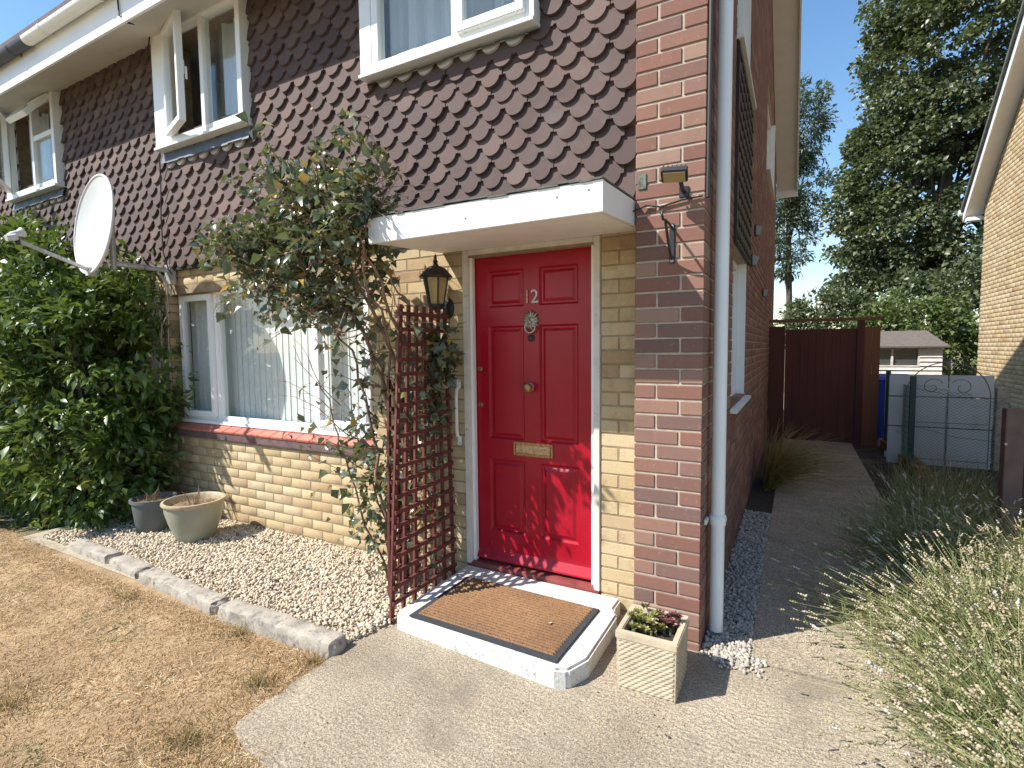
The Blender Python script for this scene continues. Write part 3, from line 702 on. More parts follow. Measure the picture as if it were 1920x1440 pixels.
def room(parent, x0, x1, z0, z1, y0, d, mt, org=Vector((0,0,0))):
    mb = MB(); X0, X1, Z0, Z1, y1 = x0-0.3, x1+0.3, z0-0.35, z1+0.02, y0+d
    mb.add([(X0,y0,Z0),(X1,y0,Z0),(X1,y0,Z1),(X0,y0,Z1),(X0,y1,Z0),(X1,y1,Z0),(X1,y1,Z1),(X0,y1,Z1)], [(4,5,6,7),(0,1,5,4),(3,7,6,2),(0,4,7,3),(1,2,6,5)])
    o = mb.build('room_lining', mt, parent, fix=False); o.location = -org; return o
# living room window
wm = MB(); y0 = 0.285
opening_frame(wm, -4.765, -2.285, 0.845, 2.075, y0, y0+0.07, 0.058, (-4.20, -2.955))
wm.box(-4.775, -2.275, 0.245, 0.283, 0.842, 0.872)
win = wm.build('window', M['upvc'], house, bevel=0.004)
sash(win, -4.707, 0.480, 0.903, 2.017, y0-0.005, 0, 'l', 0.052, 0.05)
sash(win, -2.343, 0.585, 0.903, 2.017, y0-0.005, 0, 'r', 0.052, 0.05)
MB().box(-4.17, -2.985, y0+0.03, y0+0.036, 0.903, 2.017).build('pane', M['glass'], win)
gs = MB(); opening_frame(gs, -4.174, -2.981, 0.903, 2.017, y0+0.012, y0+0.029, 0.012); gs.build('glazing_bead', M['upvc'], win)
room(house, -4.765, -2.285, 0.845, 2.075, 0.455, 2.4, M['interior'])
# sill of red quarry tiles
sl = MB().box(-4.76, -2.285, 0.172, 0.285, 0.725, 0.792).build('window_sill', M['sill_shaded'], house, bevel=0.004)
nx = 16; wt = (4.76-2.285)/nx
for i in range(nx):
    t = MB().box(0, wt-0.006, -0.068, 0.068, -0.010, 0.010).build('sill_tile', M['quarry'], sl, bevel=0.003)
    t.location = (-4.757 + i*wt, 0.228 + random.uniform(-0.002, 0.002), 0.818); t.rotation_euler = (R(20), 0, 0)
# blinds
blind = thing('vertical_blind', 'pale vertical slat blind drawn behind the living room window', 'blind', (-3.55, 0.41, 0.9))
MB().box(-1.16, 1.22, -0.02, 0.02, 1.125, 1.16).build('head_rail', M['upvc'], blind)
xx = -1.15; i = 0
while xx < 1.2:
    mb = MB(); w_ = 0.089
    pr = [(-w_/2 + w_*q/6, 0.0045*math.cos((q-3)/3*1.4)) for q in range(7)]
    vs = [(a, b, 0.0) for a, b in pr] + [(a, b, 1.12) for a, b in pr]
    mb.add(vs, [(q, q+1, q+8, q+7) for q in range(6)])
    if xx < -0.62: an = R(58 if i < 3 else 46)
    else: an = R(-4) + random.uniform(-0.03, 0.03)
    s = mb.build('slat', M['blind'], blind, smooth=True, fix=False); s.location = (xx, 0, 0.0); s.rotation_euler = (0, 0, an)
    xx += 0.078; i += 1
# upper windows
YU = 0.075
def upper_window(parent, org, x0, x1, z0, z1, mull, pad, fb):
    mb = MB()
    opening_frame(mb, x0+pad, x1, z0, z1, YU, YU+0.07, 0.055, (mull,))
    mb.box(x0, x0+pad-0.001, YU-0.002, YU+0.068, z0, z1)
    # side cheeks back to the tiles and a sill below
    mb.box(x0+0.001, x0+0.02, YU+0.07, YT+0.03, z0, z1); mb.box(x1-0.02, x1-0.001, YU+0.07, YT+0.03, z0, z1)
    mb.box(x0-0.004, x1+0.004, YU-0.02, YT+0.03, z0-0.024, z0-0.001)
    o = mb.build('window', M['upvc'], parent, bevel=0.003); o.location = -org
    fl = MB()
    nn = 14
    for q in range(nn):
        a = x0-0.005 + (x1-x0+0.01)*q/nn; b = x0-0.005 + (x1-x0+0.01)*(q+1)/nn
        dz = z0-0.03-fb + random.uniform(-0.006, 0.006)
        fl.add([(a, YT-0.030, z0-0.029), (b, YT-0.030, z0-0.029), (b, YT-0.056, z0-0.03-dz), (a, YT-0.056, z0-0.03-dz),
                (a, YT-0.026, z0-0.029), (b, YT-0.026, z0-0.029), (b, YT-0.052, z0-0.03-dz), (a, YT-0.052, z0-0.03-dz)], [(0,3,2,1),(4,5,6,7),(2,3,7,6),(0,4,7,3),(1,2,6,5)])
    f = fl.build('flashing', M['lead'], parent); f.location = -org
    room(parent, x0, x1, z0, z1, YU+0.12, 1.8, M['interior'], org)
    return o
Z3 = Vector((0,0,0))
w1 = upper_window(house, Z3, -4.60, -3.40, 3.285, 4.245, -3.90, 0.17, 3.160)
sash(w1, -4.375, 0.455, 3.335, 4.19, YU-0.012, R(-17), 'l')
MB().box(-3.875, -3.455, YU+0.03, YU+0.036, 3.34, 4.19).build('pane', M['glass'], w1)
w2 = upper_window(house, Z3, -2.18, -0.91, 3.30, 4.245, -1.43, 0.10, 3.252)
MB().box(-2.03, -1.455, YU+0.03, YU+0.036, 3.345, 4.19).build('pane', M['glass'], w2)
sash(w2, -0.962, 0.445, 3.342, 4.195, YU-0.004, 0, 'r')
w3 = upper_window(nhouse, NHO, -7.70, -6.47, 3.28, 4.245, -6.98, 0.06, 3.160)
sash(w3, -7.585, 0.56, 3.332, 4.195, YU-0.012, R(-30), 'l')
mb = MB().box(-6.955, -6.525, YU+0.005, YU+0.06, 3.80, 3.85); mb.build('transom', M['upvc'], w3)
MB().box(-6.955, -6.525, YU+0.03, YU+0.036, 3.335, 3.80).build('pane', M['glass'], w3)
tv = MB(); opening_frame(tv, -0.215, 0.215, -0.33, 0.0, -0.025, 0.025, 0.045); tvo = tv.build('sash', M['upvc'], w3, bevel=0.003)
tvo.location = (-6.74, YU, 4.19); tvo.rotation_euler = (R(-38), 0, 0)
tp = MB().box(-0.17, 0.17, -0.003, 0.003, -0.285, -0.045).build('pane', M['glass'], w3); tp.location = tvo.location; tp.rotation_euler = tvo.rotation_euler
# net curtains and a bedroom curtain (things of their own)
def curtain(name, label, x0, x1, z0, z1, y, mt, amp=0.02, k=38):
    n = int((x1-x0)/0.012); vs = []; fs = []
    for i in range(n+1):
        xx = x0 + (x1-x0)*i/n; yy = y + amp*math.sin(xx*k) + amp*0.5*math.sin(xx*k*2.3+1)
        vs += [(xx, yy, z0), (xx, yy, z1)]
    for i in range(n): fs.append((2*i, 2*i+2, 2*i+3, 2*i+1))
    o = MB().add(vs, fs).build(name, mt, smooth=True, fix=False); return tag(o, label, 'curtain')
curtain('net_curtain', 'pale net curtain behind the upper window above the front door', -2.06, -0.96, 3.20, 4.2, 0.24, M['net'])
curtain('net_curtain', 'grey-blue curtain behind the fixed pane of the upper window with the open casement', -3.88, -3.44, 3.2, 4.2, 0.26, M['net'])
curtain('net_curtain', 'pale curtain inside the open window of the house behind the hedge', -7.55, -7.0, 3.2, 4.2, 0.27, M['net'])

# ---------------------------------------------------------------- eaves, gutter, roof
def wedge(x0, x1, y0, y1, zf0, zf1, zb0, zb1):
    return MB().add([(x0,y0,zf0),(x1,y0,zf0),(x1,y1,zb0),(x0,y1,zb0),(x0,y0,zf1),(x1,y0,zf1),(x1,y1,zb1),(x0,y1,zb1)], [(0,3,2,1),(4,5,6,7),(0,1,5,4),(1,2,6,5),(2,3,7,6),(3,0,4,7)])
def eaves(parent, org, xa, xb, gut):
    mb = wedge(xa, xb, -0.235, YT+0.05, 4.130, 4.142, 4.250, 4.262); o = mb.build('soffit', M['soffit'], parent); o.location = -org
    mb = MB().box(xa, xb, -0.257, -0.236, 4.105, 4.36); o = mb.build('fascia', M['upvc'], parent); o.location = -org
    # half round gutter
    pr = [(0.056*math.cos(a), 0.056*math.sin(a)) for a in [math.pi + math.pi*k/10 for k in range(11)]] + [(0.051*math.cos(a), 0.051*math.sin(a)) for a in [2*math.pi - math.pi*k/10 for k in range(11)]]
    yc, zc = -0.316, 4.365; n = len(pr)
    vs = [(xa, yc+p, zc+q) for p, q in pr] + [(xb, yc+p, zc+q) for p, q in pr]
    fs = [(k, (k+1) % n, n+(k+1) % n, n+k) for k in range(n)] + [tuple(range(n)), tuple(range(2*n-1, n-1, -1))]
    o = MB().add(vs, fs).build('gutter', gut, parent, smooth=True); o.location = -org
    for xq in np.arange(xa+0.35, xb, 0.93):
        pr2 = [(0.061*math.cos(a), 0.061*math.sin(a)) for a in [math.pi + math.pi*k/10 for k in range(11)]]
        vs = [(xq+d, yc+p, zc+q) for d in (-0.012, 0.012) for p, q in pr2]; m2 = len(pr2)
        fs = [(k, k+1, m2+k+1, m2+k) for k in range(m2-1)]
        b = MB().add(vs, fs); b.box(xq-0.011, xq+0.011, -0.2605, -0.252, zc-0.05, zc+0.0)
        c = b.build('gutter_bracket', gut, o, fix=False)
eaves(house, Z3, XP-0.9, 0.30, M['upvc'])
eaves(nhouse, NHO, -9.3, XP-0.902, M['grey_gutter'])
def roof(parent, org, xa, xb, name='roof'):
    zr = 4.50; yr = 4.12; rise = 0.58*(yr+0.17)
    a = [(-0.30, zr-0.02-0.58*0.13), (yr, zr-0.02+rise), (8.43, zr-0.02)]; t = 0.09
    poly = [(y, z) for y, z in a] + [(y, z+t) for y, z in reversed(a)]
    n = len(poly); vs = [(xa, y, z) for y, z in poly] + [(xb, y, z) for y, z in poly]
    fs = [(0,1,4,5),(1,2,3,4),(n+0,n+5,n+4,n+1),(n+1,n+4,n+3,n+2)] + [(k, n+k, n+(k+1) % n, (k+1) % n) for k in range(n)]
    o = MB().add(vs, fs).build(name, M['roof_tile'], parent); o.location = -org; return o
rf = roof(house, Z3, XP+0.002, 0.345)
roof(nhouse, NHO, -9.3, XP)
# verge: bargeboard and soffit boards on the gable overhang
def sloped_box(xa, xb, pts, t):
    n = len(pts); vs = []
    for x in (xa, xb): vs += [(x, y, z-t) for y, z in pts] + [(x, y, z) for y, z in pts]
    m = 2*n; fs = []
    for k in range(n-1):
        fs += [(k, k+1, n+k+1, n+k), (m+k, m+n+k, m+n+k+1, m+k+1), (k, m+k, m+k+1, k+1), (n+k, n+k+1, m+n+k+1, m+n+k)]
    fs += [(0, n, m+n, m), (n-1, m+n-1, m+2*n-1, 2*n-1)]
    return MB().add(vs, fs)
vp = [(-0.25, 4.42), (4.12, 4.47+0.58*4.28), (8.40, 4.47)]
sloped_box(0.325, 0.347, vp, 0.20).build('bargeboard', M['upvc'], house)
sloped_box(0.004, 0.324, [(y, z-0.14) for y, z in vp], 0.012).build('verge_soffit', M['white_paint'], house)
MB().box(0.0, 0.347, 8.40, 8.425, 4.20, 4.50).build('eaves_end_board', M['white_paint'], house)
# cables on the front
tb = MB().tube([(-4.40,-0.265,4.34),(-4.38,-0.268,4.16),(-4.36,-0.23,4.118),(-4.42,-0.10,4.182),(-4.56,0.05,4.215),(-4.61,0.062,4.15)], 0.006, 6); tb.build('eaves_cable', M['cable'], house, smooth=True)
tb = MB().tube([(-4.625,0.11,3.25),(-4.63,0.112,3.0),(-4.655,0.112,2.7),(-4.65,0.112,2.4),(-4.60,0.12,2.25),(-4.585,0.14,2.20)], 0.006, 6); tb.build('dish_cable', M['cable'], house, smooth=True)
tb = MB().tube([(-4.745,0.17,2.2),(-4.75,0.185,1.9),(-4.78,0.185,1.6),(-4.77,0.185,1.2),(-4.79,0.185,0.9)], 0.006, 6); tb.build('wall_cable', M['pale_cable'], house, smooth=True)

# ---------------------------------------------------------------- gable windows, downpipe and small fittings
for gi, (ya, yb2, za, zb) in enumerate(GW):
    mb = MB(); xf = -0.075 if gi != 2 else -0.03; t = 0.055
    for (a, b, c, d) in [(ya, ya+t, za, zb), (yb2-t, yb2, za, zb), (ya+t, yb2-t, za, za+t), (ya+t, yb2-t, zb-t, zb)]:
        mb.box(xf-0.06, xf, a, b, c, d)
    g = mb.build('window', M['upvc'], house, bevel=0.003)
    MB().box(xf-0.03, xf-0.025, ya+t, yb2-t, za+t, zb-t).build('pane', M['glass'], g)
    MB().box(xf-0.25, xf-0.24, ya, yb2, za, zb).build('backing_curtain', M['net'], g)
    MB().box(xf+0.001, 0.045, ya-0.04, yb2+0.05, za-0.03, za-0.001).build('sill', M['upvc'], g, bevel=0.003)
    if gi != 2: MB().box(xf+0.001, -0.007, yb2-0.012, yb2-0.001, za, zb).build('reveal', M['white_paint'], g)
    else:
        MB().box(-0.028, 0.035, yb2-0.03, yb2-0.001, za, zb).build('reveal', M['white_paint'], g)
# tile-hung panel between the stacked side windows
V0 = np.array([v.co[:] for v in TM.vertices]); Fs = [tuple(p.vertices) for p in TM.polygons]; VV = []; FF = []
z = 2.22; r = 0
while z < 3.42:
    y = 1.30 + (r % 2)*PITCH/2
    while y < 2.40:
        c_, s_ = math.cos(TILT), math.sin(TILT); q = V0 @ np.array([[1,0,0],[0,c_,s_],[0,-s_,c_]])
        q = np.stack([0.032 - q[:,1], q[:,0] + y, q[:,2] + z], 1); nb = len(VV)*len(V0); VV.append(q); FF += [tuple(v+nb for v in reversed(f)) for f in Fs]; y += PITCH
    z += GAUGE; r += 1
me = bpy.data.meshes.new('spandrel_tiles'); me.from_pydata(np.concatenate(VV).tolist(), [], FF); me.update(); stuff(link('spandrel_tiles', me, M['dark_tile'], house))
MB().box(-0.004, 0.02, 1.22, 2.44, 2.20, 3.48).build('spandrel_board', M['cable'], house)
pipe = MB().tube([(0.052,0.20,0.03),(0.052,0.20,6.2)], 0.034, 20).build('downpipe', M['upvc'], house, smooth=True)
for zc in (0.62, 3.9):
    MB().lathe([(0.0345,-0.035),(0.0395,-0.032),(0.0395,0.018),(0.0345,0.022)], 20, (0.052,0.20,zc), cap=False).build('pipe_socket', M['upvc'], pipe, smooth=True)
    b = MB().box(0.001, 0.012, 0.10, 0.166, zc-0.012, zc+0.012); b.lathe([(0.037,-0.010),(0.0425,-0.010),(0.0425,0.010),(0.037,0.010)], 20, (0.052,0.20,zc-0.0), cap=False)
    b.build('pipe_bracket', M['upvc'], pipe)
MB().tube([(0.012,0.012,5.5),(0.013,0.012,3.0),(0.010,0.012,2.19)], 0.011, 8).build('corner_cable', M['cable'], house, smooth=True)
for (yy, zz, lab) in [(3.1, 2.62, 'small box fitting high on the side wall above the lower window'), (2.72, 2.28, 'small pale vent stub on the side wall just beyond the lower window lintel'), (4.6, 2.15, 'small wedge fitting on the side wall nearest the garden gate')]:
    o = thing('wall_fitting', lab, 'fitting', (0, yy, zz), 'small fittings on the side wall')
    MB().box(0.001, 0.018, -0.05, 0.05, -0.05, 0.05).build('back_plate', M['black_metal'], o, bevel=0.003)
    MB().add([(0.018,-0.035,0.045),(0.018,0.035,0.045),(0.018,0.035,-0.045),(0.018,-0.035,-0.045),(0.065,-0.03,0.03),(0.065,0.03,0.03),(0.045,0.03,-0.045),(0.045,-0.03,-0.045)], [(0,3,2,1),(4,5,6,7),(0,1,5,4),(1,2,6,5),(2,3,7,6),(3,0,4,7)]).build('lens', M['interior'], o)

# ---------------------------------------------------------------- canopy over the door
can = MB().box(-1.640, -0.334, -0.470, -0.448, 2.064, 2.198).build('canopy', M['canopy_white'], house, bevel=0.003)
wedge(-1.612, -0.352, -0.447, 0.196, 2.074, 2.185, 2.128, 2.225).build('canopy_roof', M['roof_dark'], can)
wedge(-1.638, -1.613, -0.447, 0.196, 2.070, 2.19, 2.118, 2.228).build('canopy_side', M['cream_paint'], can)
wedge(-0.351, -0.334, -0.447, 0.196, 2.066, 2.194, 2.118, 2.232).build('canopy_side', M['upvc'], can)
wedge(-1.610, -0.354, -0.446, 0.195, 2.064, 2.072, 2.116, 2.126).build('canopy_soffit', M['white_paint'], can)
fe = MB()
for q in range(26):
    a = -1.645 + 1.31*q/26; b = a + 1.31/26; dz = random.uniform(-0.004, 0.006)
    fe.add([(a,-0.478,2.199+dz),(b,-0.478,2.199+dz),(b,0.15,2.236),(a,0.15,2.236),(a,-0.478,2.207+dz),(b,-0.478,2.207+dz),(b,0.15,2.244),(a,0.15,2.244)], [(0,3,2,1),(4,5,6,7),(0,1,5,4),(2,3,7,6),(3,0,4,7),(1,2,6,5)])
fe.build('canopy_felt', M['roof_dark'], can)
for xq, zq in [(-1.02, 2.125), (-0.545, 2.155), (-0.40,2.165)]:
    MB().lathe([(0.006,0.0),(0.006,0.003),(0.002,0.004)], 8, (xq,-0.4705,zq), 'y').build('screw', M['galv'], can)
MB().tube([(-0.33,-0.03,2.16),(-0.27,-0.012,2.185),(-0.20,-0.010,2.170),(-0.10,-0.012,2.19),(-0.01,-0.010,2.195)], 0.005, 6).build('lamp_cable', M['cable'], house, smooth=True)
MB().tube([(-0.27,-0.010,2.172),(-0.15,-0.008,2.180),(-0.03,-0.010,2.197)], 0.004, 6).build('lamp_cable', M['pale_cable'], house, smooth=True)

# ---------------------------------------------------------------- front door
dy = 0.255
fr = MB(); opening_frame(fr, -1.484, -0.574, 0.09, 2.118, 0.192, 0.30, 0.040); fr.box(-1.442, -0.616, 0.205, 0.30, 2.045, 2.077)
fr = MB(); fr.box(-1.484, -1.444, 0.188, 0.31, 0.10, 2.115); fr.box(-0.612, -0.574, 0.188, 0.31, 0.10, 2.115); fr.box(-1.443, -0.613, 0.190, 0.31, 2.083, 2.116)
fr.build('door_frame', M['cream_paint'], house, bevel=0.004)
fb = MB().box(-1.4435, -1.424, 0.215, 0.245, 0.12, 2.075); fb.box(-0.634, -0.6125, 0.215, 0.245, 0.12, 2.075); fb.build('door_stop', M['white_paint'], house)
door = MB(); X0, X1, ZB, ZT = -1.440, -0.616, 0.135, 2.080
# stiles, rails: boxes butted, panels recessed with a raised field
cols = [(-1.335, -1.082), (-0.978, -0.727)]; rows = [(0.325, 0.795), (0.925, 1.64), (1.755, 1.985)]
xs = [X0, cols[0][0], cols[0][1], cols[1][0], cols[1][1], X1]
for a, b in ((xs[0], xs[1]), (xs[2], xs[3]), (xs[4], xs[5])): door.box(a, b, dy, dy+0.044, ZB, ZT)
zsr = [ZB, rows[0][0], rows[0][1], rows[1][0], rows[1][1], rows[2][0], rows[2][1], ZT]
for c in cols:
    for i in range(0, 8, 2): door.box(c[0], c[1], dy, dy+0.044, zsr[i], zsr[i+1])
doorm = door.build('door', M['door'], house)
for c in cols:
    for r_ in rows:
        p = MB(); a, b = c; z0, z1 = r_
        def ring(i, yy): return [(a+i, yy, z0+i), (b-i, yy, z0+i), (b-i, yy, z1-i), (a+i, yy, z1-i)]
        vs = ring(0, dy) + ring(0.012, dy+0.014) + ring(0.022, dy+0.014) + ring(0.040, dy+0.004)
        fs = []
        for k in range(3):
            for q in range(4): fs.append((4*k+q, 4*k+(q+1) % 4, 4*k+4+(q+1) % 4, 4*k+4+q))
        fs.append((12, 13, 14, 15)); p.add(vs, fs).build('panel', M['door'], doorm, fix=False)
# weather bar
MB().add([(X0,dy,0.20),(X1,dy,0.20),(X1,dy-0.03,0.15),(X0,dy-0.03,0.15),(X0,dy-0.03,0.140),(X1,dy-0.03,0.140),(X0,dy,0.135),(X1,dy,0.135)], [(0,3,2,1),(3,4,5,2),(4,6,7,5),(0,6,4,3),(1,2,5,7)]).build('weather_bar', M['door'], doorm)
MB().box(-1.484, -0.575, 0.19, 0.32, -0.02, 0.118).build('threshold', M['threshold'], house, bevel=0.006)
# numerals
def text_mesh(s, size, name, mt, parent, loc, ext=0.002):
    cu = bpy.data.curves.new(name, 'FONT'); cu.body = s; cu.size = size; cu.extrude = ext; cu.align_x = 'CENTER'; cu.bevel_depth = 0.0006
    t = bpy.data.objects.new(name, cu); COL.objects.link(t); bpy.context.view_layer.update()
    me = bpy.data.meshes.new_from_object(t.evaluated_get(bpy.context.evaluated_depsgraph_get())); bpy.data.objects.remove(t)
    me.materials.clear(); o = link(name, me, mt, parent); o.location = loc; o.rotation_euler = (R(90), 0, 0); return o
text_mesh('1', 0.115, 'numeral', M['brass'], doorm, (-1.056, dy-0.004, 1.772))
text_mesh('2', 0.115, 'numeral', M['dull_brass'], doorm, (-1.005, dy-0.004, 1.772))
# lion head knocker: mane lobes, brow, muzzle, ring
kn = MB(); cx, cz, ky = -1.030, 1.668, dy
kn.lathe([(0.040,0.0),(0.043,0.006),(0.034,0.016),(0.018,0.022),(0.004,0.023)], 24, (cx, ky, cz), 'y')
kobj = kn.build('knocker', M['dull_brass'], doorm, smooth=True, angle=60); 
mane = MB()
for k in range(15):
    a = 2*math.pi*k/15 + 0.2; rr = 0.050 + 0.006*(k % 2)
    mane.tube([(cx+0.018*math.cos(a), ky-0.016, cz+0.02*math.sin(a)), (cx+0.036*math.cos(a), ky-0.016, cz+0.042*math.sin(a)), (cx+rr*math.cos(a+0.1), ky-0.004, cz+rr*1.15*math.sin(a+0.1))], [0.007,0.0085,0.003], 6)
mane.build('mane', M['dull_brass'], kobj, smooth=True, angle=70)
face = MB()
face.lathe([(0.017,0.018),(0.016,0.028),(0.010,0.034),(0.002,0.036)], 14, (cx, ky, cz-0.012), 'y')
for s in (-1, 1):
    face.lathe([(0.0075,0.022),(0.006,0.028),(0.001,0.030)], 10, (cx+s*0.016, ky, cz+0.012), 'y'); face.tube([(cx+s*0.004, ky-0.024, cz+0.016), (cx+s*0.014, ky-0.027, cz+0.024), (cx+s*0.026, ky-0.020, cz+0.018)], [0.004,0.005,0.003], 6)
    face.lathe([(0.008,0.028),(0.006,0.036),(0.001,0.038)], 10, (cx+s*0.007, ky, cz-0.020), 'y')
face.tube([(cx, ky-0.026, cz+0.014), (cx, ky-0.035, cz-0.008)], [0.004,0.0065], 8)
face.build('lion_face', M['dull_brass'], kobj, smooth=True, angle=60)
rg = MB(); rg.tube([(cx+0.034*math.sin(t), ky-0.020-0.004*math.cos(t), cz-0.040-0.036*math.cos(t)*1.0) for t in [2*math.pi*k/28 for k in range(29)]], 0.0055, 8, cap=False); rg.build('ring', M['dull_brass'], kobj, smooth=True, angle=180)
MB().lathe([(0.022,0.0),(0.022,0.006),(0.015,0.010),(0.010,0.008),(0.003,0.007)], 24, (-1.030, dy, 1.560), 'y').build('door_viewer', M['black_metal'], doorm, smooth=True)
MB().lathe([(0.026,0.0),(0.026,0.006),(0.012,0.010),(0.012,0.022),(0.024,0.032),(0.031,0.046),(0.029,0.058),(0.016,0.066),(0.003,0.068)], 28, (-1.038, dy, 1.262), 'y').build('door_knob', M['brass'], doorm, smooth=True, angle=60)
lb = MB(); lx0, lx1, lz0, lz1 = -1.158, -0.888, 0.832, 0.918
opening_frame(lb, lx0, lx1, lz0, lz1, dy-0.010, dy+0.001, 0.017); lbo = lb.build('letter_box', M['brass'], doorm, bevel=0.003)
MB().add([(lx0+0.02,dy-0.006,lz1-0.018),(lx1-0.02,dy-0.006,lz1-0.018),(lx1-0.02,dy-0.014,lz0+0.019),(lx0+0.02,dy-0.014,lz0+0.019),(lx0+0.02,dy-0.002,lz1-0.018),(lx1-0.02,dy-0.002,lz1-0.018),(lx1-0.02,dy-0.009,lz0+0.019),(lx0+0.02,dy-0.009,lz0+0.019)], [(0,3,2,1),(4,5,6,7),(0,1,5,4),(1,2,6,5),(2,3,7,6),(3,0,4,7)]).build('flap', M['brass'], lbo)
for zz, rr in [(1.372, 0.017), (1.140, 0.017)]:
    MB().lathe([(rr,0.0),(rr,0.005),(rr*0.8,0.009),(rr*0.3,0.010)], 20, (-1.398, dy, zz), 'y').build('lock_cylinder', M['brass'], doorm, smooth=True)

# ---------------------------------------------------------------- neighbour's lower wall and party bits
MB().box(-9.2, XP-0.001, YW+0.006, YW+0.25, -0.05, 2.40).build('front_wall', M['mortar_dark'], nhouse, fix=False).location = -NHO
MB().box(-9.2, -7.70, YT+0.03, YT+0.25, 2.401, 4.6).add([], []).build('upper_wall', M['mortar_dark'], nhouse, fix=False).location = -NHO
ub = MB()
for (a, b, c, d) in [(-7.70,-6.47,2.401,3.28), (-6.47,XP-0.001,2.401,4.6), (-7.70,-6.47,4.25,4.6)]: ub.box(a, b, YT+0.03, YT+0.25, c, d)
ub.build('upper_wall', M['mortar_dark'], nhouse, fix=False).location = -NHO
sp = []
for k in range(-1, 31):
    z0 = 0.02 + 0.0773*k; x = -7.6 + 0.1125*(k % 2)
    while x < XP - 0.03:
        b = min(x+0.215, XP-0.004); sp.append(((x+b)/2-XP, YW+0.05, z0+0.0337, b-x, 0.1025, 0.0673)); x += 0.225
joined_bricks('wall_bricks', sp, 'yellow_brick', nhouse)

# ================================================================== STEP, MAT, PLANTER, POTS, KERBS
step = MB().slab([(-1.480,0.19),(-1.482,-0.500),(-1.465,-0.520),(-0.520,-0.585),(-0.462,-0.560),(-0.413,-0.440),(-0.413,0.0),(-0.45,0.06),(-0.45,0.188)], -0.02, 0.090)
so_ = step.build('door_step', M['step_white'], None, bevel=0.012)
bm = bmesh.new(); bm.from_mesh(so_.data); bmesh.ops.triangulate(bm, faces=[f for f in bm.faces if len(f.verts) > 4]); bm.to_mesh(so_.data); bm.free()
tag(so_, 'low white painted concrete doorstep with chipped edges under the coir mat', 'step')
mat_ = thing('doormat', 'brown ribbed coir doormat with black rubber border on the doorstep', 'doormat', (-0.945,-0.262,0.0905), rot=(0,0,R(-1.6)))
MB().box(-0.43, 0.43, -0.272, 0.272, 0.0, 0.010).build('rubber_border', M['rubber'], mat_, bevel=0.003)
nxg, nyg = 150, 190; gx = np.linspace(-0.397, 0.397, nxg); gy = np.linspace(-0.236, 0.262, nyg); GX, GY = np.meshgrid(gx, gy, indexing='ij')
H = 0.0125 + 0.0045*np.sign(np.sin(GY*2*math.pi/0.0235))*np.abs(np.sin(GY*2*math.pi/0.0235))**0.5 + RNG.normal(size=GX.shape)*0.0016
GXn = GX + RNG.normal(size=GX.shape)*0.0012; H[0,:] = H[-1,:] = 0.0102; H[:,0] = H[:,-1] = 0.0102
ii = (np.arange(nxg-1)[:,None]*nyg + np.arange(nyg-1)[None]).ravel()
link('coir_ribs', mesh_np('coir_ribs', np.stack([GXn, GY, H], 2).reshape(-1, 3), np.stack([ii, ii+nyg, ii+nyg+1, ii+1], 1)), M['coir'], mat_)
lf = MB().add([(0,0,0),(0.014,0.006,0.006),(0.024,0.0,0.008),(0.014,-0.008,0.003),(0.012,0.0,0.0)], [(0,4,1),(4,2,1),(0,3,4),(4,3,2)]).build('dry_leaf', M['pot_rim']); lf.location = (-0.69,-0.27,0.108)
tag(lf, 'tiny dry curled leaf lying on the coir doormat', 'leaf')

# square basket-weave planter
PX0, PX1, PY0, PY1, PH = -0.285, -0.018, -0.452, -0.176, 0.262
plt = thing('stone_planter', 'square cream cast-stone planter with basket-weave sides beside the doorstep', 'planter', ((PX0+PX1)/2, (PY0+PY1)/2, 0.0))
hw, hd = (PX1-PX0)/2, (PY1-PY0)/2
def weave_side(w2, h0, h1, n1=72, n2=84):
    u = np.linspace(-w2, w2, n1); v = np.linspace(h0, h1, n2); U, Vv = np.meshgrid(u, v, indexing='ij')
    row = np.floor((Vv-h0)/0.0115); ph = (Vv-h0)/0.0115 - row
    strand = np.sqrt(np.clip(1-(2*ph-1)**2, 0, 1)); wv = np.cos(U*2*math.pi/0.030 + math.pi*(row % 2))
    d = 0.0018 + 0.0060*strand*(0.62+0.38*wv)
    edge_ = np.minimum(w2-np.abs(U), np.minimum(Vv-h0, h1-Vv)); d = np.where(edge_ < 0.002, 0.0, d)
    return U, Vv, d
VV = []; FF = []; base = 0
h0, h1 = 0.008, PH-0.036
for side in range(4):
    w2 = (hw if side % 2 == 0 else hd) - 0.012
    U, Vv, d = weave_side(w2, h0, h1); n1, n2 = U.shape
    off = (hd if side % 2 == 0 else hw) - 0.008
    tp_ = 0.97 + 0.03*(Vv/PH)
    if side == 0: P3 = np.stack([U*tp_, -(off*tp_ + d), Vv], 2)
    elif side == 2: P3 = np.stack([-U*tp_, (off*tp_ + d), Vv], 2)
    elif side == 1: P3 = np.stack([(off*tp_ + d), U*tp_, Vv], 2)
    else: P3 = np.stack([-(off*tp_ + d), -U*tp_, Vv], 2)
    ii = (np.arange(n1-1)[:,None]*n2 + np.arange(n2-1)[None]).ravel(); VV.append(P3.reshape(-1,3)); FF.append(np.stack([ii, ii+n2, ii+n2+1, ii+1], 1) + base); base += n1*n2
link('woven_sides', mesh_np('woven_sides', np.concatenate(VV), np.concatenate(FF)), M['stone_planter'], plt)
rim = MB(); o_, i_ = 1.0, 0.80
def rq(s, z): return [(-hw*s, -hd*s, z), (hw*s, -hd*s, z), (hw*s, hd*s, z), (-hw*s, hd*s, z)]
vs = rq(0.965, PH-0.040) + rq(1.0, PH-0.034) + rq(1.0, PH) + rq(0.80, PH) + rq(0.76, PH-0.05); fs = []
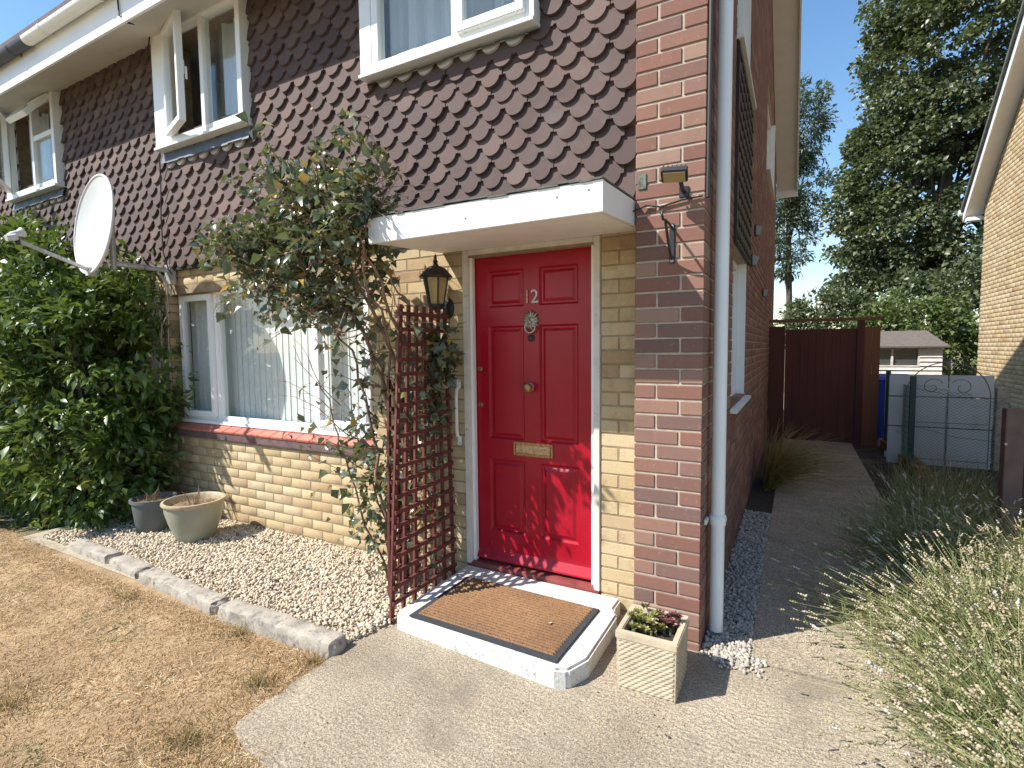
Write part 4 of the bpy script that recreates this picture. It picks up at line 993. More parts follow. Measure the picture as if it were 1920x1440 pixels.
for k in range(4):
    for q in range(4): fs.append((4*k+q, 4*k+(q+1) % 4, 4*k+4+(q+1) % 4, 4*k+4+q))
rim.add(vs, fs).build('rim', M['stone_planter'], plt, bevel=0.004, fix=False)
MB().add(rq(0.925, 0.0) + rq(0.955, PH-0.038), [(0,1,5,4),(1,2,6,5),(2,3,7,6),(3,0,4,7),(3,2,1,0)]).build('body', M['stone_planter'], plt, fix=False)
MB().add(rq(0.78, PH-0.040), [(0,1,2,3)]).build('soil', M['soil'], plt, fix=False)
suc = thing('succulent', 'clump of yellow-green and dark red rosette succulents in the square planter', 'plant', ((PX0+PX1)/2, (PY0+PY1)/2, PH-0.040))
PP = []; DD = []; LL = []; vv = []
spots_ = [(-0.055+0.02*math.cos(k*2.4)*math.sqrt(k), 0.0+0.019*math.sin(k*2.4)*math.sqrt(k)) for k in range(22)] + [(0.055+0.014*math.cos(k*2.4)*math.sqrt(k), 0.045+0.012*math.sin(k*2.4)*math.sqrt(k)) for k in range(18)]
for j, (sx, sy) in enumerate(spots_):
    if abs(sx) > hw*0.72 or abs(sy) > hd*0.72: continue
    hz = 0.016 + random.random()*0.050; dark = 0.55+0.45*random.random() if j >= 22 else 0.5*random.random()
    for k in range(22):
        a = k*2.4; el = 0.25 + 1.1*k/22; PP.append((sx, sy, hz)); DD.append((math.cos(a)*math.cos(el), math.sin(a)*math.cos(el), math.sin(el))); LL.append(0.034*(1-0.4*k/22)); vv.append(dark)
V, F, va = leaves(np.array(PP), np.array(DD), np.array(LL), np.array(LL)*0.55, np.array(vv), -0.1, 0.5)
link('rosettes', mesh_np('rosettes', V, F, va), M['succulent'], suc)
st = MB()
for j, (sx, sy) in enumerate(spots_):
    if abs(sx) > hw*0.72 or abs(sy) > hd*0.72: continue
    st.tube([(sx, sy, -0.004), (sx, sy, 0.03)], 0.006, 5)
stuff(st.build('stems', M['green_stem'], suc))

def pot(name, label, loc, prof, rimprof, mat, rimmat, soil_r, soil_z):
    t = thing(name, label, 'plant pot', loc)
    MB().lathe(prof, 40, cap=False).build('bowl', mat, t, smooth=True, angle=60); MB().lathe(rimprof, 40, cap=False).build('rim', rimmat, t, smooth=True, angle=50)
    MB().lathe([(0.001, soil_z+0.015), (soil_r*0.5, soil_z+0.012), (soil_r, soil_z)], 28, cap=False).build('soil', M['dry_soil'], t, fix=False); return t
pot('plant_pot', 'wide sage green glazed pot with tan rim standing on gravel by the front wall', (-3.83,-0.20,0.006),
    [(0.001,0.0),(0.128,0.0),(0.135,0.006),(0.155,0.06),(0.185,0.15),(0.207,0.235),(0.210,0.285)], [(0.210,0.285),(0.222,0.292),(0.229,0.305),(0.225,0.318),(0.207,0.320),(0.195,0.305),(0.188,0.25)], M['pot_green'], M['pot_rim'], 0.190, 0.268)
pot('plant_pot', 'dark grey plastic pot half hidden between the sage pot and the hedge', (-4.36,-0.23,0.006),
    [(0.001,0.0),(0.13,0.0),(0.135,0.006),(0.155,0.22),(0.158,0.25)], [(0.158,0.25),(0.172,0.252),(0.172,0.275),(0.160,0.277),(0.150,0.27),(0.146,0.22)], M['pot_grey'], M['pot_grey'], 0.147, 0.235)
for (px_, py_, pz_, rr, lab) in [(-3.83,-0.20,0.285,0.165,'dead brown plant stubble in the sage green pot'), (-4.36,-0.23,0.248,0.11,'few dead twigs sticking up from the dark grey pot')]:
    t = thing('dead_plant', lab, 'plant', (px_, py_, pz_)); n = 260
    a = RNG.random(n)*2*math.pi; q = rr*np.sqrt(RNG.random(n)); P = np.stack([q*np.cos(a), q*np.sin(a), np.full(n, -0.008)], 1)
    V, F, va, _ = blades(P, np.stack([RNG.normal(size=n), RNG.normal(size=n), 0.6+RNG.random(n)], 1), 0.03+0.05*RNG.random(n), 0.003, RNG.random(n)*0.5, RNG.normal(size=(n,3))*0.3)
    link('stubble', mesh_np('stubble', V, F, va), M['grass_dry'], t)
    tw = MB()
    for k in range(7): tw.tube([(0.03*math.cos(k*2), 0.03*math.sin(k*2), 0), (0.05*math.cos(k*2), 0.05*math.sin(k*2), 0.06), (0.085*math.cos(k*2.1), 0.08*math.sin(k*2.1), 0.09+0.05*random.random())], [0.004,0.003,0.001], 5)
    tw.build('twig', M['rose_stem'], t)

def rough_stone(x0, x1, y0, y1, z1, tilt, label, seed):
    rr = np.random.default_rng(seed); bm = bmesh.new(); bmesh.ops.create_cube(bm, size=1.0)
    W_, D_, H_ = x1-x0, y1-y0, z1+0.06; bmesh.ops.scale(bm, vec=(W_, D_, H_), verts=bm.verts)
    for ax, ln in ((0, W_), (1, D_), (2, H_)):
        nn = max(4, int(ln/0.022))
        for k in range(1, nn):
            c = [0,0,0]; c[ax] = -ln/2 + ln*k/nn; no_ = [0,0,0]; no_[ax] = 1
            bmesh.ops.bisect_plane(bm, geom=list(bm.verts)+list(bm.edges)+list(bm.faces), plane_co=c, plane_no=no_)
    ph = rr.random(6)*6
    for v in bm.verts:
        x, y, z = v.co; ex, ey, ez = W_/2-abs(x), D_/2-abs(y), H_/2-abs(z)
        near = sorted((ex, ey, ez)); 
        if near[1] < 0.012:
            v.co.y -= math.copysign(0.004, y); v.co.z -= math.copysign(0.004+0.006*rr.random(), z) if ez < 0.012 else 0
            if ex < 0.012: v.co.x -= math.copysign(0.012+0.012*rr.random(), x)
        v.co.y += 0.004*math.sin(x*5+ph[0]) + 0.002*math.sin(x*23+ph[1]); v.co.z += 0.003*math.sin(x*5+ph[2]) + 0.0012*math.sin(x*31+y*40+ph[3])
        if y < -D_*0.3: v.co.y += 0.007*max(0.0, math.sin(x*37+z*50+ph[4])*math.sin(x*61+z*90+ph[5]))
        v.co += Vector(rr.normal(size=3)*0.0022)
    bmesh.ops.recalc_face_normals(bm, faces=bm.faces)
    me = bpy.data.meshes.new('edging_stone'); bm.to_mesh(me); bm.free(); o = link('edging_stone', me, M['kerb'], None, True, 35)
    o.location = ((x0+x1)/2, (y0+y1)/2, (z1-0.06)/2); o.rotation_euler = (0, 0, tilt); tag(o, label, 'edging stone', 'concrete edging stones along the gravel bed')
rough_stone(-2.475, -1.575, -0.885, -0.765, 0.068, R(1.5), 'edging stone nearest the doorstep, its clean cut end on the concrete path', 1)
rough_stone(-3.40, -2.515, -0.860, -0.745, 0.056, R(-3.0), 'long edging stone second from the path, broken off at its near end', 2)
rough_stone(-3.86, -3.425, -0.815, -0.695, 0.050, R(-4.5), 'short cracked edging stone in front of the sage green pot', 3)
rough_stone(-4.52, -3.90, -0.790, -0.670, 0.048, R(-2), 'edging stone furthest from the path, ending under the hedge', 4)

# ================================================================== FITTINGS ON THE FRONT
# lantern
lan = thing('wall_lantern', 'black coach lantern with amber glass on the wall left of the door', 'lantern', (-1.595, YW, 1.762))
MB().lathe([(0.045,0.0),(0.043,0.010),(0.030,0.016),(0.014,0.022)], 24, (0,0,0), 'y').build('back_plate', M['black_metal'], lan, smooth=True).scale = (0.9, 1, 1.45)
MB().tube([(0,-0.012,-0.01),(0.002,-0.06,-0.045),(0.006,-0.12,-0.055),(0.01,-0.150,-0.03),(0.01,-0.150,0.0)], 0.011, 8).build('arm', M['black_metal'], lan, smooth=True)
lc = (0.010, -0.150); nf = 6
def hexring(r, z): return [(lc[0]+r*math.cos(2*math.pi*k/nf+0.3), lc[1]+r*math.sin(2*math.pi*k/nf+0.3), z) for k in range(nf)]
MB().add(hexring(0.046, 0.012)+hexring(0.075, 0.178), [(k, (k+1) % nf, nf+(k+1) % nf, nf+k) for k in range(nf)]).build('glass', M['amber'], lan)
bars = MB(); A = hexring(0.048, 0.010); B = hexring(0.078, 0.18)
for k in range(nf): bars.bar(A[k], B[k], 0.009, 0.009)
for k in range(nf): bars.bar(A[k], A[(k+1) % nf], 0.010, 0.012); bars.bar(B[k], B[(k+1) % nf], 0.010, 0.012)
bars.build('cage', M['black_metal'], lan)
MB().lathe([(0.020,-0.022),(0.045,-0.012),(0.050,0.0),(0.050,0.012)], 12, (lc[0], lc[1], 0)).build('base_cup', M['black_metal'], lan, smooth=True)
MB().lathe([(0.100,0.176),(0.104,0.184),(0.085,0.205),(0.062,0.232),(0.040,0.246),(0.020,0.252),(0.012,0.268),(0.016,0.276),(0.008,0.290),(0.009,0.302),(0.002,0.325)], 24, (lc[0], lc[1], 0)).build('cap', M['black_metal'], lan, smooth=True, angle=50)
# grab rail
gr = thing('grab_rail', 'white flat-ended vertical grab rail on the brick beside the door', 'rail', (-1.527, YW, 1.09))
for s in (-1, 1):
    MB().box(-0.018, 0.018, -0.006, -0.0005, s*0.185-0.030, s*0.185+0.030).build('end_plate', M['white_paint'], gr, bevel=0.003)
    for q in (-0.015, 0.014): MB().lathe([(0.004,0.0),(0.004,0.003)], 8, (0.004, -0.006, s*0.185+q), 'y').build('screw', M['black_metal'], gr)
MB().tube([(0,-0.004,-0.17),(0,-0.030,-0.145),(0,-0.036,-0.10),(0,-0.036,0.10),(0,-0.030,0.145),(0,-0.004,0.17)], 0.011, 10).build('bar', M['white_paint'], gr, smooth=True)
# floodlight
fl = thing('floodlight', 'small floodlight tilted up on the red brick pier', 'floodlight', (-0.095, 0.0, 2.225))
MB().box(-0.022, 0.022, -0.010, -0.0005, -0.025, 0.025).build('wall_plate', M['black_metal'], fl, bevel=0.002)
MB().tube([(0,-0.008,0),(0.0,-0.045,0.004),(-0.004,-0.072,0.035)], 0.010, 8).build('arm', M['black_metal'], fl, smooth=True)
hd_ = MB().box(-0.058, 0.058, -0.040, 0.040, -0.014, 0.014).build('head', M['black_metal'], fl, bevel=0.004); hd_.location = (-0.022, -0.118, 0.052); hd_.rotation_euler = (R(-24), R(4), R(6))
MB().box(-0.048, 0.048, -0.032, 0.032, -0.0175, -0.0142).build('lens', M['amber'], hd_)
fn = MB()
for k in range(6): fn.box(-0.05+0.019*k, -0.046+0.019*k, -0.036, 0.036, 0.0142, 0.024)
fn.build('cooling_fin', M['black_metal'], hd_)
# hanging basket bracket
br = thing('basket_bracket', 'black iron hanging basket bracket on the red brick pier', 'bracket', (-0.148, 0.0, 1.99))
MB().box(-0.013, 0.013, -0.008, -0.0005, -0.095, 0.095).build('wall_bar', M['black_metal'], br, bevel=0.003)
for s in (-1, 1): MB().lathe([(0.009,0.0),(0.009,0.003),(0.004,0.006)], 10, (0, -0.008, s*0.08), 'y').build('screw_cap', M['galv'], br)
MB().tube([(0,-0.010,0.075),(0,-0.08,0.082),(0,-0.16,0.080),(0,-0.205,0.075),(0,-0.222,0.092),(0,-0.215,0.110)], [0.006,0.006,0.006,0.006,0.005,0.004], 8).build('arm', M['black_metal'], br, smooth=True)
MB().tube([(0,-0.010,-0.075),(0,-0.05,-0.045),(0,-0.10,0.005),(0,-0.150,0.073)], 0.0065, 8).build('brace', M['black_metal'], br, smooth=True)
# satellite dish
ds = thing('satellite_dish', 'white oval satellite dish on a galvanised wall arm above the hedge', 'satellite dish', (-4.635, YT-0.02, 2.20))
org = Vector((-4.635, YT-0.02, 2.20)); dc = Vector((-4.70, -0.40, 2.55)) - org
mb = MB(); mb.box(-0.05, 0.05, -0.012, 0.035, -0.09, 0.09); mb.build('wall_plate', M['galv'], ds, bevel=0.003)
MB().tube([(0.03,-0.006,-0.19),(0.0,-0.05,-0.04),(-0.02,-0.10,0.03)], 0.012, 6).build('stay', M['galv'], ds, smooth=True)
MB().tube([(0,-0.01,0.04),(-0.03,-0.22,0.045),(-0.055,-0.40,0.05)], 0.023, 12).build('arm', M['galv'], ds, smooth=True)
MB().tube([(-0.062,-0.41,0.0),(-0.062,-0.41,0.36)], 0.022, 12).build('mast', M['galv'], ds, smooth=True)
RX, RZ, dep = 0.365, 0.405, 0.075; vs = []; fs = []; nr, na = 12, 48
for sidez in (0, 1):
    for i in range(nr+1):
        t = i/nr
        for k in range(na):
            a = 2*math.pi*k/na; vs.append((RX*t*math.cos(a), dep*(1-t*t)+0.008*sidez, RZ*t*math.sin(a)))
q = (nr+1)*na
for i in range(nr):
    for k in range(na):
        a, b, c, d = i*na+k, i*na+(k+1) % na, (i+1)*na+(k+1) % na, (i+1)*na+k
        fs += [(a, b, c, d), (q+a, q+d, q+c, q+b)]
for k in range(na): fs.append((nr*na+k, nr*na+(k+1) % na, q+nr*na+(k+1) % na, q+nr*na+k))
dish = MB().add(vs, fs).build('reflector', M['dish'], ds, smooth=True, angle=60); dish.location = dc; dish.rotation_euler = (R(-7), 0, R(-4))
rimv = [(RX*math.cos(2*math.pi*k/64), 0.006, RZ*math.sin(2*math.pi*k/64)) for k in range(65)]
MB().tube(rimv, 0.011, 8, cap=False).build('rolled_rim', M['dish'], dish, smooth=True, angle=180)
hb = MB().box(-0.05, 0.05, dep+0.008, dep+0.06, -0.08, 0.08).build('back_bracket', M['galv'], dish)
MB().box(-0.028, 0.028, -0.008, 0.05, -RZ-0.02, -RZ+0.05).build('arm_clamp', M['galv'], dish)
lnb_a = dc + Vector((0.0,-0.03,-0.38)); lnb_e = dc + Vector((0.04,-0.50,-0.22))
MB().bar(lnb_a, lnb_e, 0.022, 0.026).build('feed_arm', M['galv'], ds)
e = lnb_e
MB().tube([e+Vector((0,0.005,-0.03)), e+Vector((0,0.0,0.035))], 0.019, 12).build('lnb_clamp', M['black_metal'], ds, smooth=True)
dv = Vector((-0.06, 0.42, 0.22)).normalized()
MB().tube([e+Vector((0,0,0.045))-dv*0.055, e+Vector((0,0,0.045))-dv*0.02, e+Vector((0,0,0.045))+dv*0.015, e+Vector((0,0,0.045))+dv*0.045], [0.018,0.026,0.024,0.036], 14).build('lnb', M['dish'], ds, smooth=True)
MB().tube([e+Vector((0.028,-0.01,0.02)), e+Vector((0.03,-0.07,0.00))], [0.024,0.022], 12).build('lnb_housing', M['dish'], ds, smooth=True)

# ================================================================== TRELLIS
def trellis(name, label, top, bot, zt, zb, nv, nh, xof, rotz=0.0):
    """top=(y0,y1) bot=(y0,y1) in the plane x = xof"""
    t = thing(name, label, 'trellis', (xof, (bot[0]+bot[1])/2, 0), 'red wooden trellis panels by the door', (0,0,rotz)); cy = (bot[0]+bot[1])/2
    for i in range(nv):
        s = i/(nv-1); a = (0, bot[0]+(bot[1]-bot[0])*s-cy, zb); b = (0, top[0]+(top[1]-top[0])*s-cy, zt)
        MB().bar(a, b, 0.022 if i else 0.030, 0.014, (1,0,0)).build('upright_slat', M['trellis'], t)
    for j in range(nh):
        s = (j+0.35)/nh; z = zb + (zt-zb)*s; y0 = bot[0]+(top[0]-bot[0])*s-cy; y1 = bot[1]+(top[1]-bot[1])*s-cy
        MB().bar((0.0145, y0-0.012, z+random.uniform(-0.004,0.004)), (0.0145, y1+0.012, z+random.uniform(-0.004,0.004)), 0.014, 0.022, (0,0,1)).build('cross_slat', M['trellis'], t)
    return t
trellis('trellis', 'dark red wooden trellis panel standing at the side of the doorstep', (-0.335,0.08), (-0.475,0.125), 1.75, -0.01, 7, 21, -1.545)
trellis('trellis', 'second red trellis panel half hidden in the rose stems behind the first', (-0.20,0.06), (-0.26,0.14), 1.32, 0.0, 4, 12, -1.80, R(14))

# ================================================================== CLIMBING ROSE
rose = thing('climbing_rose', 'climbing rose with bare woody stems and dry flower heads left of the door', 'rose', (-1.85, -0.02, 0.0))
ro = Vector((-1.85, -0.02, 0.0))
stems = MB(); tips = []                                # tips: (point, direction, leafiness)
def grow(p, d, length, r, depth, target=None):
    n = max(3, int(length/0.09)); pts = [p.copy()]; rs = [r]; q = p.copy(); dd = d.normalized()
    for i in range(n):
        wob = Vector((random.gauss(0,1), random.gauss(0,1), random.gauss(0,1)))*0.16
        if target is not None: dd = (dd + (target-q).normalized()*0.35 + wob).normalized()
        else: dd = (dd + wob + Vector((0,0,-0.02*depth))).normalized()
        q = q + dd*(length/n)
        if q.y > 0.08 and q.z > 2.2: q.y = 0.075
        if q.y > 0.17: q.y = 0.165
        pts.append(q.copy()); rs.append(max(r*(1-0.75*(i+1)/n), 0.0013))
    stems.tube([a-ro for a in pts], rs, 5 if r < 0.006 else 7)
    return pts, rs
mains = [((-1.80,-0.05,0), [(-1.80,-0.10,0.7),(-1.85,-0.15,1.3),(-2.05,-0.18,1.75),(-2.35,-0.15,2.15),(-2.75,-0.12,2.45)], 0.017),
         ((-1.78,-0.02,0), [(-1.74,-0.10,0.8),(-1.78,-0.12,1.45),(-1.95,-0.18,1.9),(-2.15,-0.22,2.35),(-2.25,-0.2,2.75)], 0.016),
         ((-1.84,0.0,0), [(-1.70,-0.06,0.9),(-1.72,-0.12,1.5),(-1.80,-0.2,1.95),(-1.90,-0.25,2.3),(-1.82,-0.2,2.6)], 0.014),
         ((-1.86,-0.08,0), [(-1.90,-0.15,0.6),(-1.95,-0.2,1.1),(-2.0,-0.25,1.5),(-2.3,-0.28,1.85),(-2.8,-0.25,2.05)], 0.012),
         ((-1.76,-0.04,0), [(-1.68,-0.08,0.9),(-1.66,-0.10,1.4),(-1.66,-0.14,1.75),(-1.72,-0.15,1.92),(-1.80,-0.14,2.05)], 0.012),
         ((-1.82,-0.06,0), [(-1.78,-0.12,0.8),(-1.85,-0.16,1.4),(-2.1,-0.2,1.85),(-2.6,-0.2,2.2),(-3.0,-0.16,2.38)], 0.012),
         ((-1.83,-0.03,0), [(-1.76,-0.12,0.8),(-1.78,-0.16,1.5),(-1.86,-0.24,2.0),(-1.86,-0.26,2.35),(-1.74,-0.2,2.52)], 0.011),
         ((-1.90,-0.10,0), [(-2.05,-0.18,0.5),(-2.15,-0.22,0.9),(-2.22,-0.25,1.2),(-2.35,-0.28,1.42)], 0.008),
         ((-1.88,-0.02,0), [(-1.98,-0.08,0.5),(-2.08,-0.14,0.95),(-2.10,-0.2,1.3)], 0.008),
         ((-1.72,-0.10,0), [(-1.70,-0.16,0.6),(-1.68,-0.12,1.0),(-1.60,-0.05,1.25),(-1.58,0.0,1.45)], 0.008)]
nodes = []
for base, way, r in mains:
    pts = [Vector(base)]
    way = [(x_+0.16*min(1, max(0, (z_-1.5)/0.6)), y_-0.20*min(1, max(0, (z_-1.5)/0.6)), z_-0.20*min(1, max(0, (z_-1.7)/0.8))) for x_, y_, z_ in way]
    for wpt in way:
        a = pts[-1]; b = Vector(wpt)
        for s in (0.25, 0.5, 0.75, 1.0):
            pts.append(a.lerp(b, s) + Vector((random.gauss(0,0.012), random.gauss(0,0.012), random.gauss(0,0.01))))
    rs = [r*(1-0.72*i/len(pts)) for i in range(len(pts))]; stems.tube([a-ro for a in pts], rs, 7)
    for i in range(3, len(pts)): nodes.append((pts[i], (pts[i]-pts[i-1]).normalized(), rs[i]))
crown_nodes = [q for q in nodes if q[0].z > 1.72 and not (q[0].x > -1.86 and q[0].z < 2.2)]; low_nodes = [q for q in nodes if 0.18 < q[0].z <= 1.72]
leafP = []; leafD = []
hips = []
for it in range(260):
    p, d, r = random.choice(crown_nodes); dd = Vector((random.gauss(-0.30,0.9), random.gauss(-0.15,0.5), random.gauss(0.18,0.5)))
    L = random.uniform(0.18, 0.46)
    pts, rs = grow(p, dd, L, min(0.0052, r*0.6), 1)
    if pts[-1].x > -1.46 and pts[-1].z > 1.9: continue
    if pts[-1].x < -3.2: continue
    for q in range(1, len(pts)):
        for _ in range(random.choice((0, 1, 2, 3))): leafP.append(pts[q] + Vector((random.gauss(0,0.025), random.gauss(0,0.025), random.gauss(0,0.025)))); leafD.append((pts[q]-pts[q-1]).normalized()*0.5 + Vector((random.gauss(0,0.7), random.gauss(-0.2,0.7), random.gauss(-0.35,0.5))))
        if random.random() < 0.55:
            ends, _ = grow(pts[q], Vector((random.gauss(0,1), random.gauss(-0.2,0.8), random.gauss(0.1,0.8))), random.uniform(0.06, 0.16), 0.0022, 2)
            for e2 in ends[1:]:
                for _ in range(random.choice((1, 2, 3))): leafP.append(e2 + Vector((random.gauss(0,0.018), random.gauss(0,0.018), random.gauss(0,0.018)))); leafD.append(Vector((random.gauss(0,1), random.gauss(-0.3,1), random.gauss(-0.3,0.7))))
            if random.random() < 0.45: hips.append(ends[-1])
    if random.random() < 0.8: hips.append(pts[-1])
for it in range(105):
    p, d, r = random.choice(low_nodes); dd = Vector((random.gauss(-0.25,0.7), random.gauss(-0.2,0.5), random.gauss(0.35,0.5)))
    pts, rs = grow(p, dd, random.uniform(0.12, 0.42), min(0.004, r*0.5), 1)
    dense = 0.95 if p.z < 0.9 else (0.35 if p.x < -1.9 else 0.85)
    for q in range(1, len(pts)):
        if random.random() < dense:
            for _ in range(random.choice((1, 2, 2))): leafP.append(pts[q] + Vector((random.gauss(0,0.02), random.gauss(0,0.02), random.gauss(0,0.02)))); leafD.append(Vector((random.gauss(0,0.8), random.gauss(-0.3,0.8), random.gauss(-0.4,0.5))))
# leafy patch threaded through the trellis and behind the lantern
for (cx_, cy_, cz_, sx, sz, nn) in [(-1.53,0.0,1.46,0.045,0.11,330), (-1.56,-0.06,1.18,0.05,0.10,90), (-1.80,-0.22,1.92,0.06,0.12,190), (-1.74,-0.56,2.22,0.05,0.10,90), (-2.02,-0.14,0.75,0.08,0.22,110), (-2.0,-0.16,1.35,0.10,0.2,70), (-1.60,-0.06,1.05,0.06,0.14,60), (-1.95,-0.16,0.45,0.09,0.18,120), (-1.62,-0.08,0.6,0.06,0.2,45)]:
    for _ in range(nn): leafP.append(Vector((random.gauss(cx_,sx), random.gauss(cy_,0.07), random.gauss(cz_,sz)))); leafD.append(Vector((random.gauss(0,0.9), random.gauss(-0.3,0.9), random.gauss(-0.4,0.6))))
# long bare shoots reaching across the window
for a, b in [((-2.05,-0.22,1.05),(-2.62,-0.30,1.30)), ((-2.1,-0.2,0.95),(-2.55,-0.28,1.18)), ((-2.15,-0.22,1.15),(-2.45,-0.3,1.42)), ((-2.0,-0.2,0.75),(-2.35,-0.3,0.86)), ((-2.2,-0.22,1.9),(-2.95,-0.25,2.08)), ((-2.0,-0.2,1.8),(-2.7,-0.25,1.95))]:
    a, b = Vector(a), Vector(b)
    pts, rs = grow(a, (b-a), (b-a).length*1.1, 0.0042, 1, b)
    for q in pts[2::2]: grow(q, (b-a).normalized()+Vector((random.gauss(0,0.5), random.gauss(0,0.5), random.gauss(0.2,0.5))), random.uniform(0.06, 0.16), 0.0022, 2)
stems.build('stem', M['rose_stem'], rose, smooth=True, angle=180, fix=False)
P = np.array([(q-ro)[:] for q in leafP]); D = np.array([q[:] for q in leafD]); n = len(P)
wx, wz = P[:,0]+ro.x, P[:,2]+ro.z; ok = ~((wz < 2.02) & (wz > 1.1) & (wx < -1.70) & (RNG.random(n) < 0.45)) & ~((wx > -1.74+0.12*np.clip(wz-1.95,0,1)) & (wz > 1.64) & (wz < 2.06)) & ~((wx > -1.60) & (wz > 2.0)) & ~((wx > -1.66) & (P[:,1]+ro.y > -0.50) & (wz > 1.98) & (wz < 2.24)); P, D = P[ok], D[ok]; n = len(P)
bad = (P[:,1] + ro.y > 0.15); P[bad,1] = 0.14 - ro.y
V, F, va = leaves(P, D, 0.070*(0.4+0.95*RNG.random(n)), 0.050*(0.4+0.95*RNG.random(n)), RNG.random(n), 0.25, 0.5)
link('foliage', mesh_np('foliage', V, F, va), M['rose_leaf'], rose)
P = np.array([(q-ro)[:] for q in hips]); V, F, va = lumps(P, 0.0068+0.006*RNG.random(len(P)), RNG.random(len(P)), (1,0.9,0.9), 0.38)
stuff(link('dry_flower_heads', mesh_np('dry_flower_heads', V, F, va), M['hip'], rose))
print('rose leaves', n)

# ================================================================== HEDGE
hedge = thing('hedge_shrub', 'large leafy green shrub filling the left side under the satellite dish', 'shrub', (-5.9,-0.35,0))
ho = np.array([-5.9,-0.35,0])
hell = [(-5.45,-0.30,0.75,0.72,0.48,0.85), (-5.25,-0.22,1.45,0.58,0.40,0.72), (-6.2,-0.42,0.95,0.95,0.62,1.05), (-6.0,-0.35,1.75,0.85,0.50,0.85), (-7.1,-0.45,1.2,1.0,0.6,1.3), (-8.0,-0.4,1.3,0.9,0.6,1.25), (-4.86,-0.02,1.35,0.28,0.22,0.80), (-4.92,-0.10,0.62,0.34,0.30,0.60), (-5.05,-0.28,0.35,0.42,0.40,0.42), (-6.6,-0.35,2.2,0.8,0.4,0.62), (-5.9,-0.25,2.15,0.5,0.3,0.42), (-7.6,-0.35,2.2,0.8,0.4,0.6), (-5.0,0.02,2.02,0.28,0.14,0.34)]
hell = [(a-ho[0], b-ho[1], c, d, e, f) for a, b, c, d, e, f in hell]
o, C = clumped_crown(hell, 760, 46, 0.17, 0.10, 0.042, M['hedge_leaf'], 'crown', hedge, shell=0.55)
# long outer sprays
C2, d2 = in_ellipsoids(260, hell, 0.93); k = np.repeat(np.arange(260), 16); t = np.tile(np.linspace(0, 1, 16), 260)
dirn = unit(d2 + np.array([0.1,-0.2,0.5]) + RNG.normal(size=d2.shape)*0.4)
P = C2[k] + dirn[k]*t[:,None]*0.26; D = dirn[k]*0.4 + RNG.normal(size=(len(k),3))*0.7 - np.array([0,0,0.25])
V, F, va = leaves(P, D, 0.085*(0.7+0.6*RNG.random(len(k))), 0.036, np.clip(0.35+0.65*RNG.random(len(k)),0,1))
link('outer_sprays', mesh_np('outer_sprays', V, F, va), M['hedge_leaf'], hedge)
hs = MB()
for k in range(46):
    b = Vector((random.uniform(-2.2,0.9), random.uniform(-0.1,0.3), 0)); t = Vector(C[random.randrange(len(C))].tolist()); hs.tube([b, b.lerp(t,0.5)+Vector((random.gauss(0,.06),random.gauss(0,.06),0.1)), t], [0.014,0.009,0.003], 5)
hs.build('stem', M['bark'], hedge, fix=False)
# dry creeper stems on the wall edge by the dish bracket
cs = MB()
for k in range(16):
    x0 = random.uniform(-4.98,-4.80); z = random.uniform(1.0,1.4); pts = []
    while z < random.uniform(2.0,2.25): pts.append((x0-ho[0], random.uniform(0.12,0.17)-ho[1], z)); z += 0.11; x0 += random.gauss(0.004,0.016)
    if len(pts) > 2: cs.tube(pts, [0.005]*len(pts), 5)
cs.build('dry_creeper', M['pale_cable'], hedge, fix=False)

# ================================================================== LAVENDER
def lavender(cx, cy, rx, ry, h, n, label, heads=0.50, lean=(0,0)):
    t = thing('lavender', label, 'lavender', (cx, cy, -0.010), 'lavender clumps beside the path')
    a = RNG.random(n)*2*math.pi; q = np.sqrt(RNG.random(n))
    P = np.stack([q*np.cos(a)*rx*0.35, q*np.sin(a)*ry*0.35, np.zeros(n)], 1)
    out = np.stack([np.cos(a)*q*rx/h + lean[0], np.sin(a)*q*ry/h + lean[1], np.ones(n)*0.85], 1) + RNG.normal(size=(n,3))*np.array([0.34,0.34,0.12])
    L = h*(0.45+0.65*RNG.random(n)); bend = np.stack([out[:,0]*0.20, out[:,1]*0.20, -0.32*q*(0.2+1.1*RNG.random(n))], 1) + RNG.normal(size=(n,3))*np.array([0.17,0.17,0.06])
    V, F, va, T = blades(P, out, L, 0.0042+0.002*RNG.random(n), RNG.random(n), bend, 4)
    link('stalks', mesh_np('stalks', V, F, va), M['lavender'], t)
    # narrow leaves low on the stalks
    m = n*7; k = RNG.integers(0, n, m); s = RNG.random(m)[:,None]*0.92
    Pl = P[k] + unit(out[k])*L[k][:,None]*s + bend[k]*L[k][:,None]*s*s
    V, F, va, _ = blades(Pl, unit(out[k])+RNG.normal(size=(m,3))*0.7, 0.03+0.05*RNG.random(m), 0.0048, RNG.random(m)*0.75, RNG.normal(size=(m,3))*0.12, 2)
    link('leaves', mesh_np('leaves', V, F, va), M['lavender'], t)
    sel = RNG.random(n) < heads; TT = T[sel]; tv = unit(out[sel] + 2*bend[sel]); m = len(TT)
    HV = []; HF = []; HA = []; base = 0; hv = RNG.random(m)
    for s_ in (0.0, 0.011, 0.022, 0.034):
        V, F, va = lumps(TT + tv*s_, 0.0058*(0.6+0.8*RNG.random(m))*(1.0 if s_ < 0.03 else 0.7), hv, (1.15,0.85,0.85), 0.25, orient=tv); HV.append(V); HF.append(F+base); HA.append(va); base += len(V)
    stuff(link('flower_heads', mesh_np('flower_heads', np.concatenate(HV), np.concatenate(HF), np.concatenate(HA)), M['lav_dry'], t))
lavender(1.24, -0.06, 0.62, 0.52, 0.48, 1250, 'pale dry lavender clump spilling onto the concrete in the front right corner')
lavender(1.28, 0.62, 0.74, 0.55, 0.54, 1500, 'sunlit lavender clump that sprawls out across the side path', 0.75, (-0.15,0))
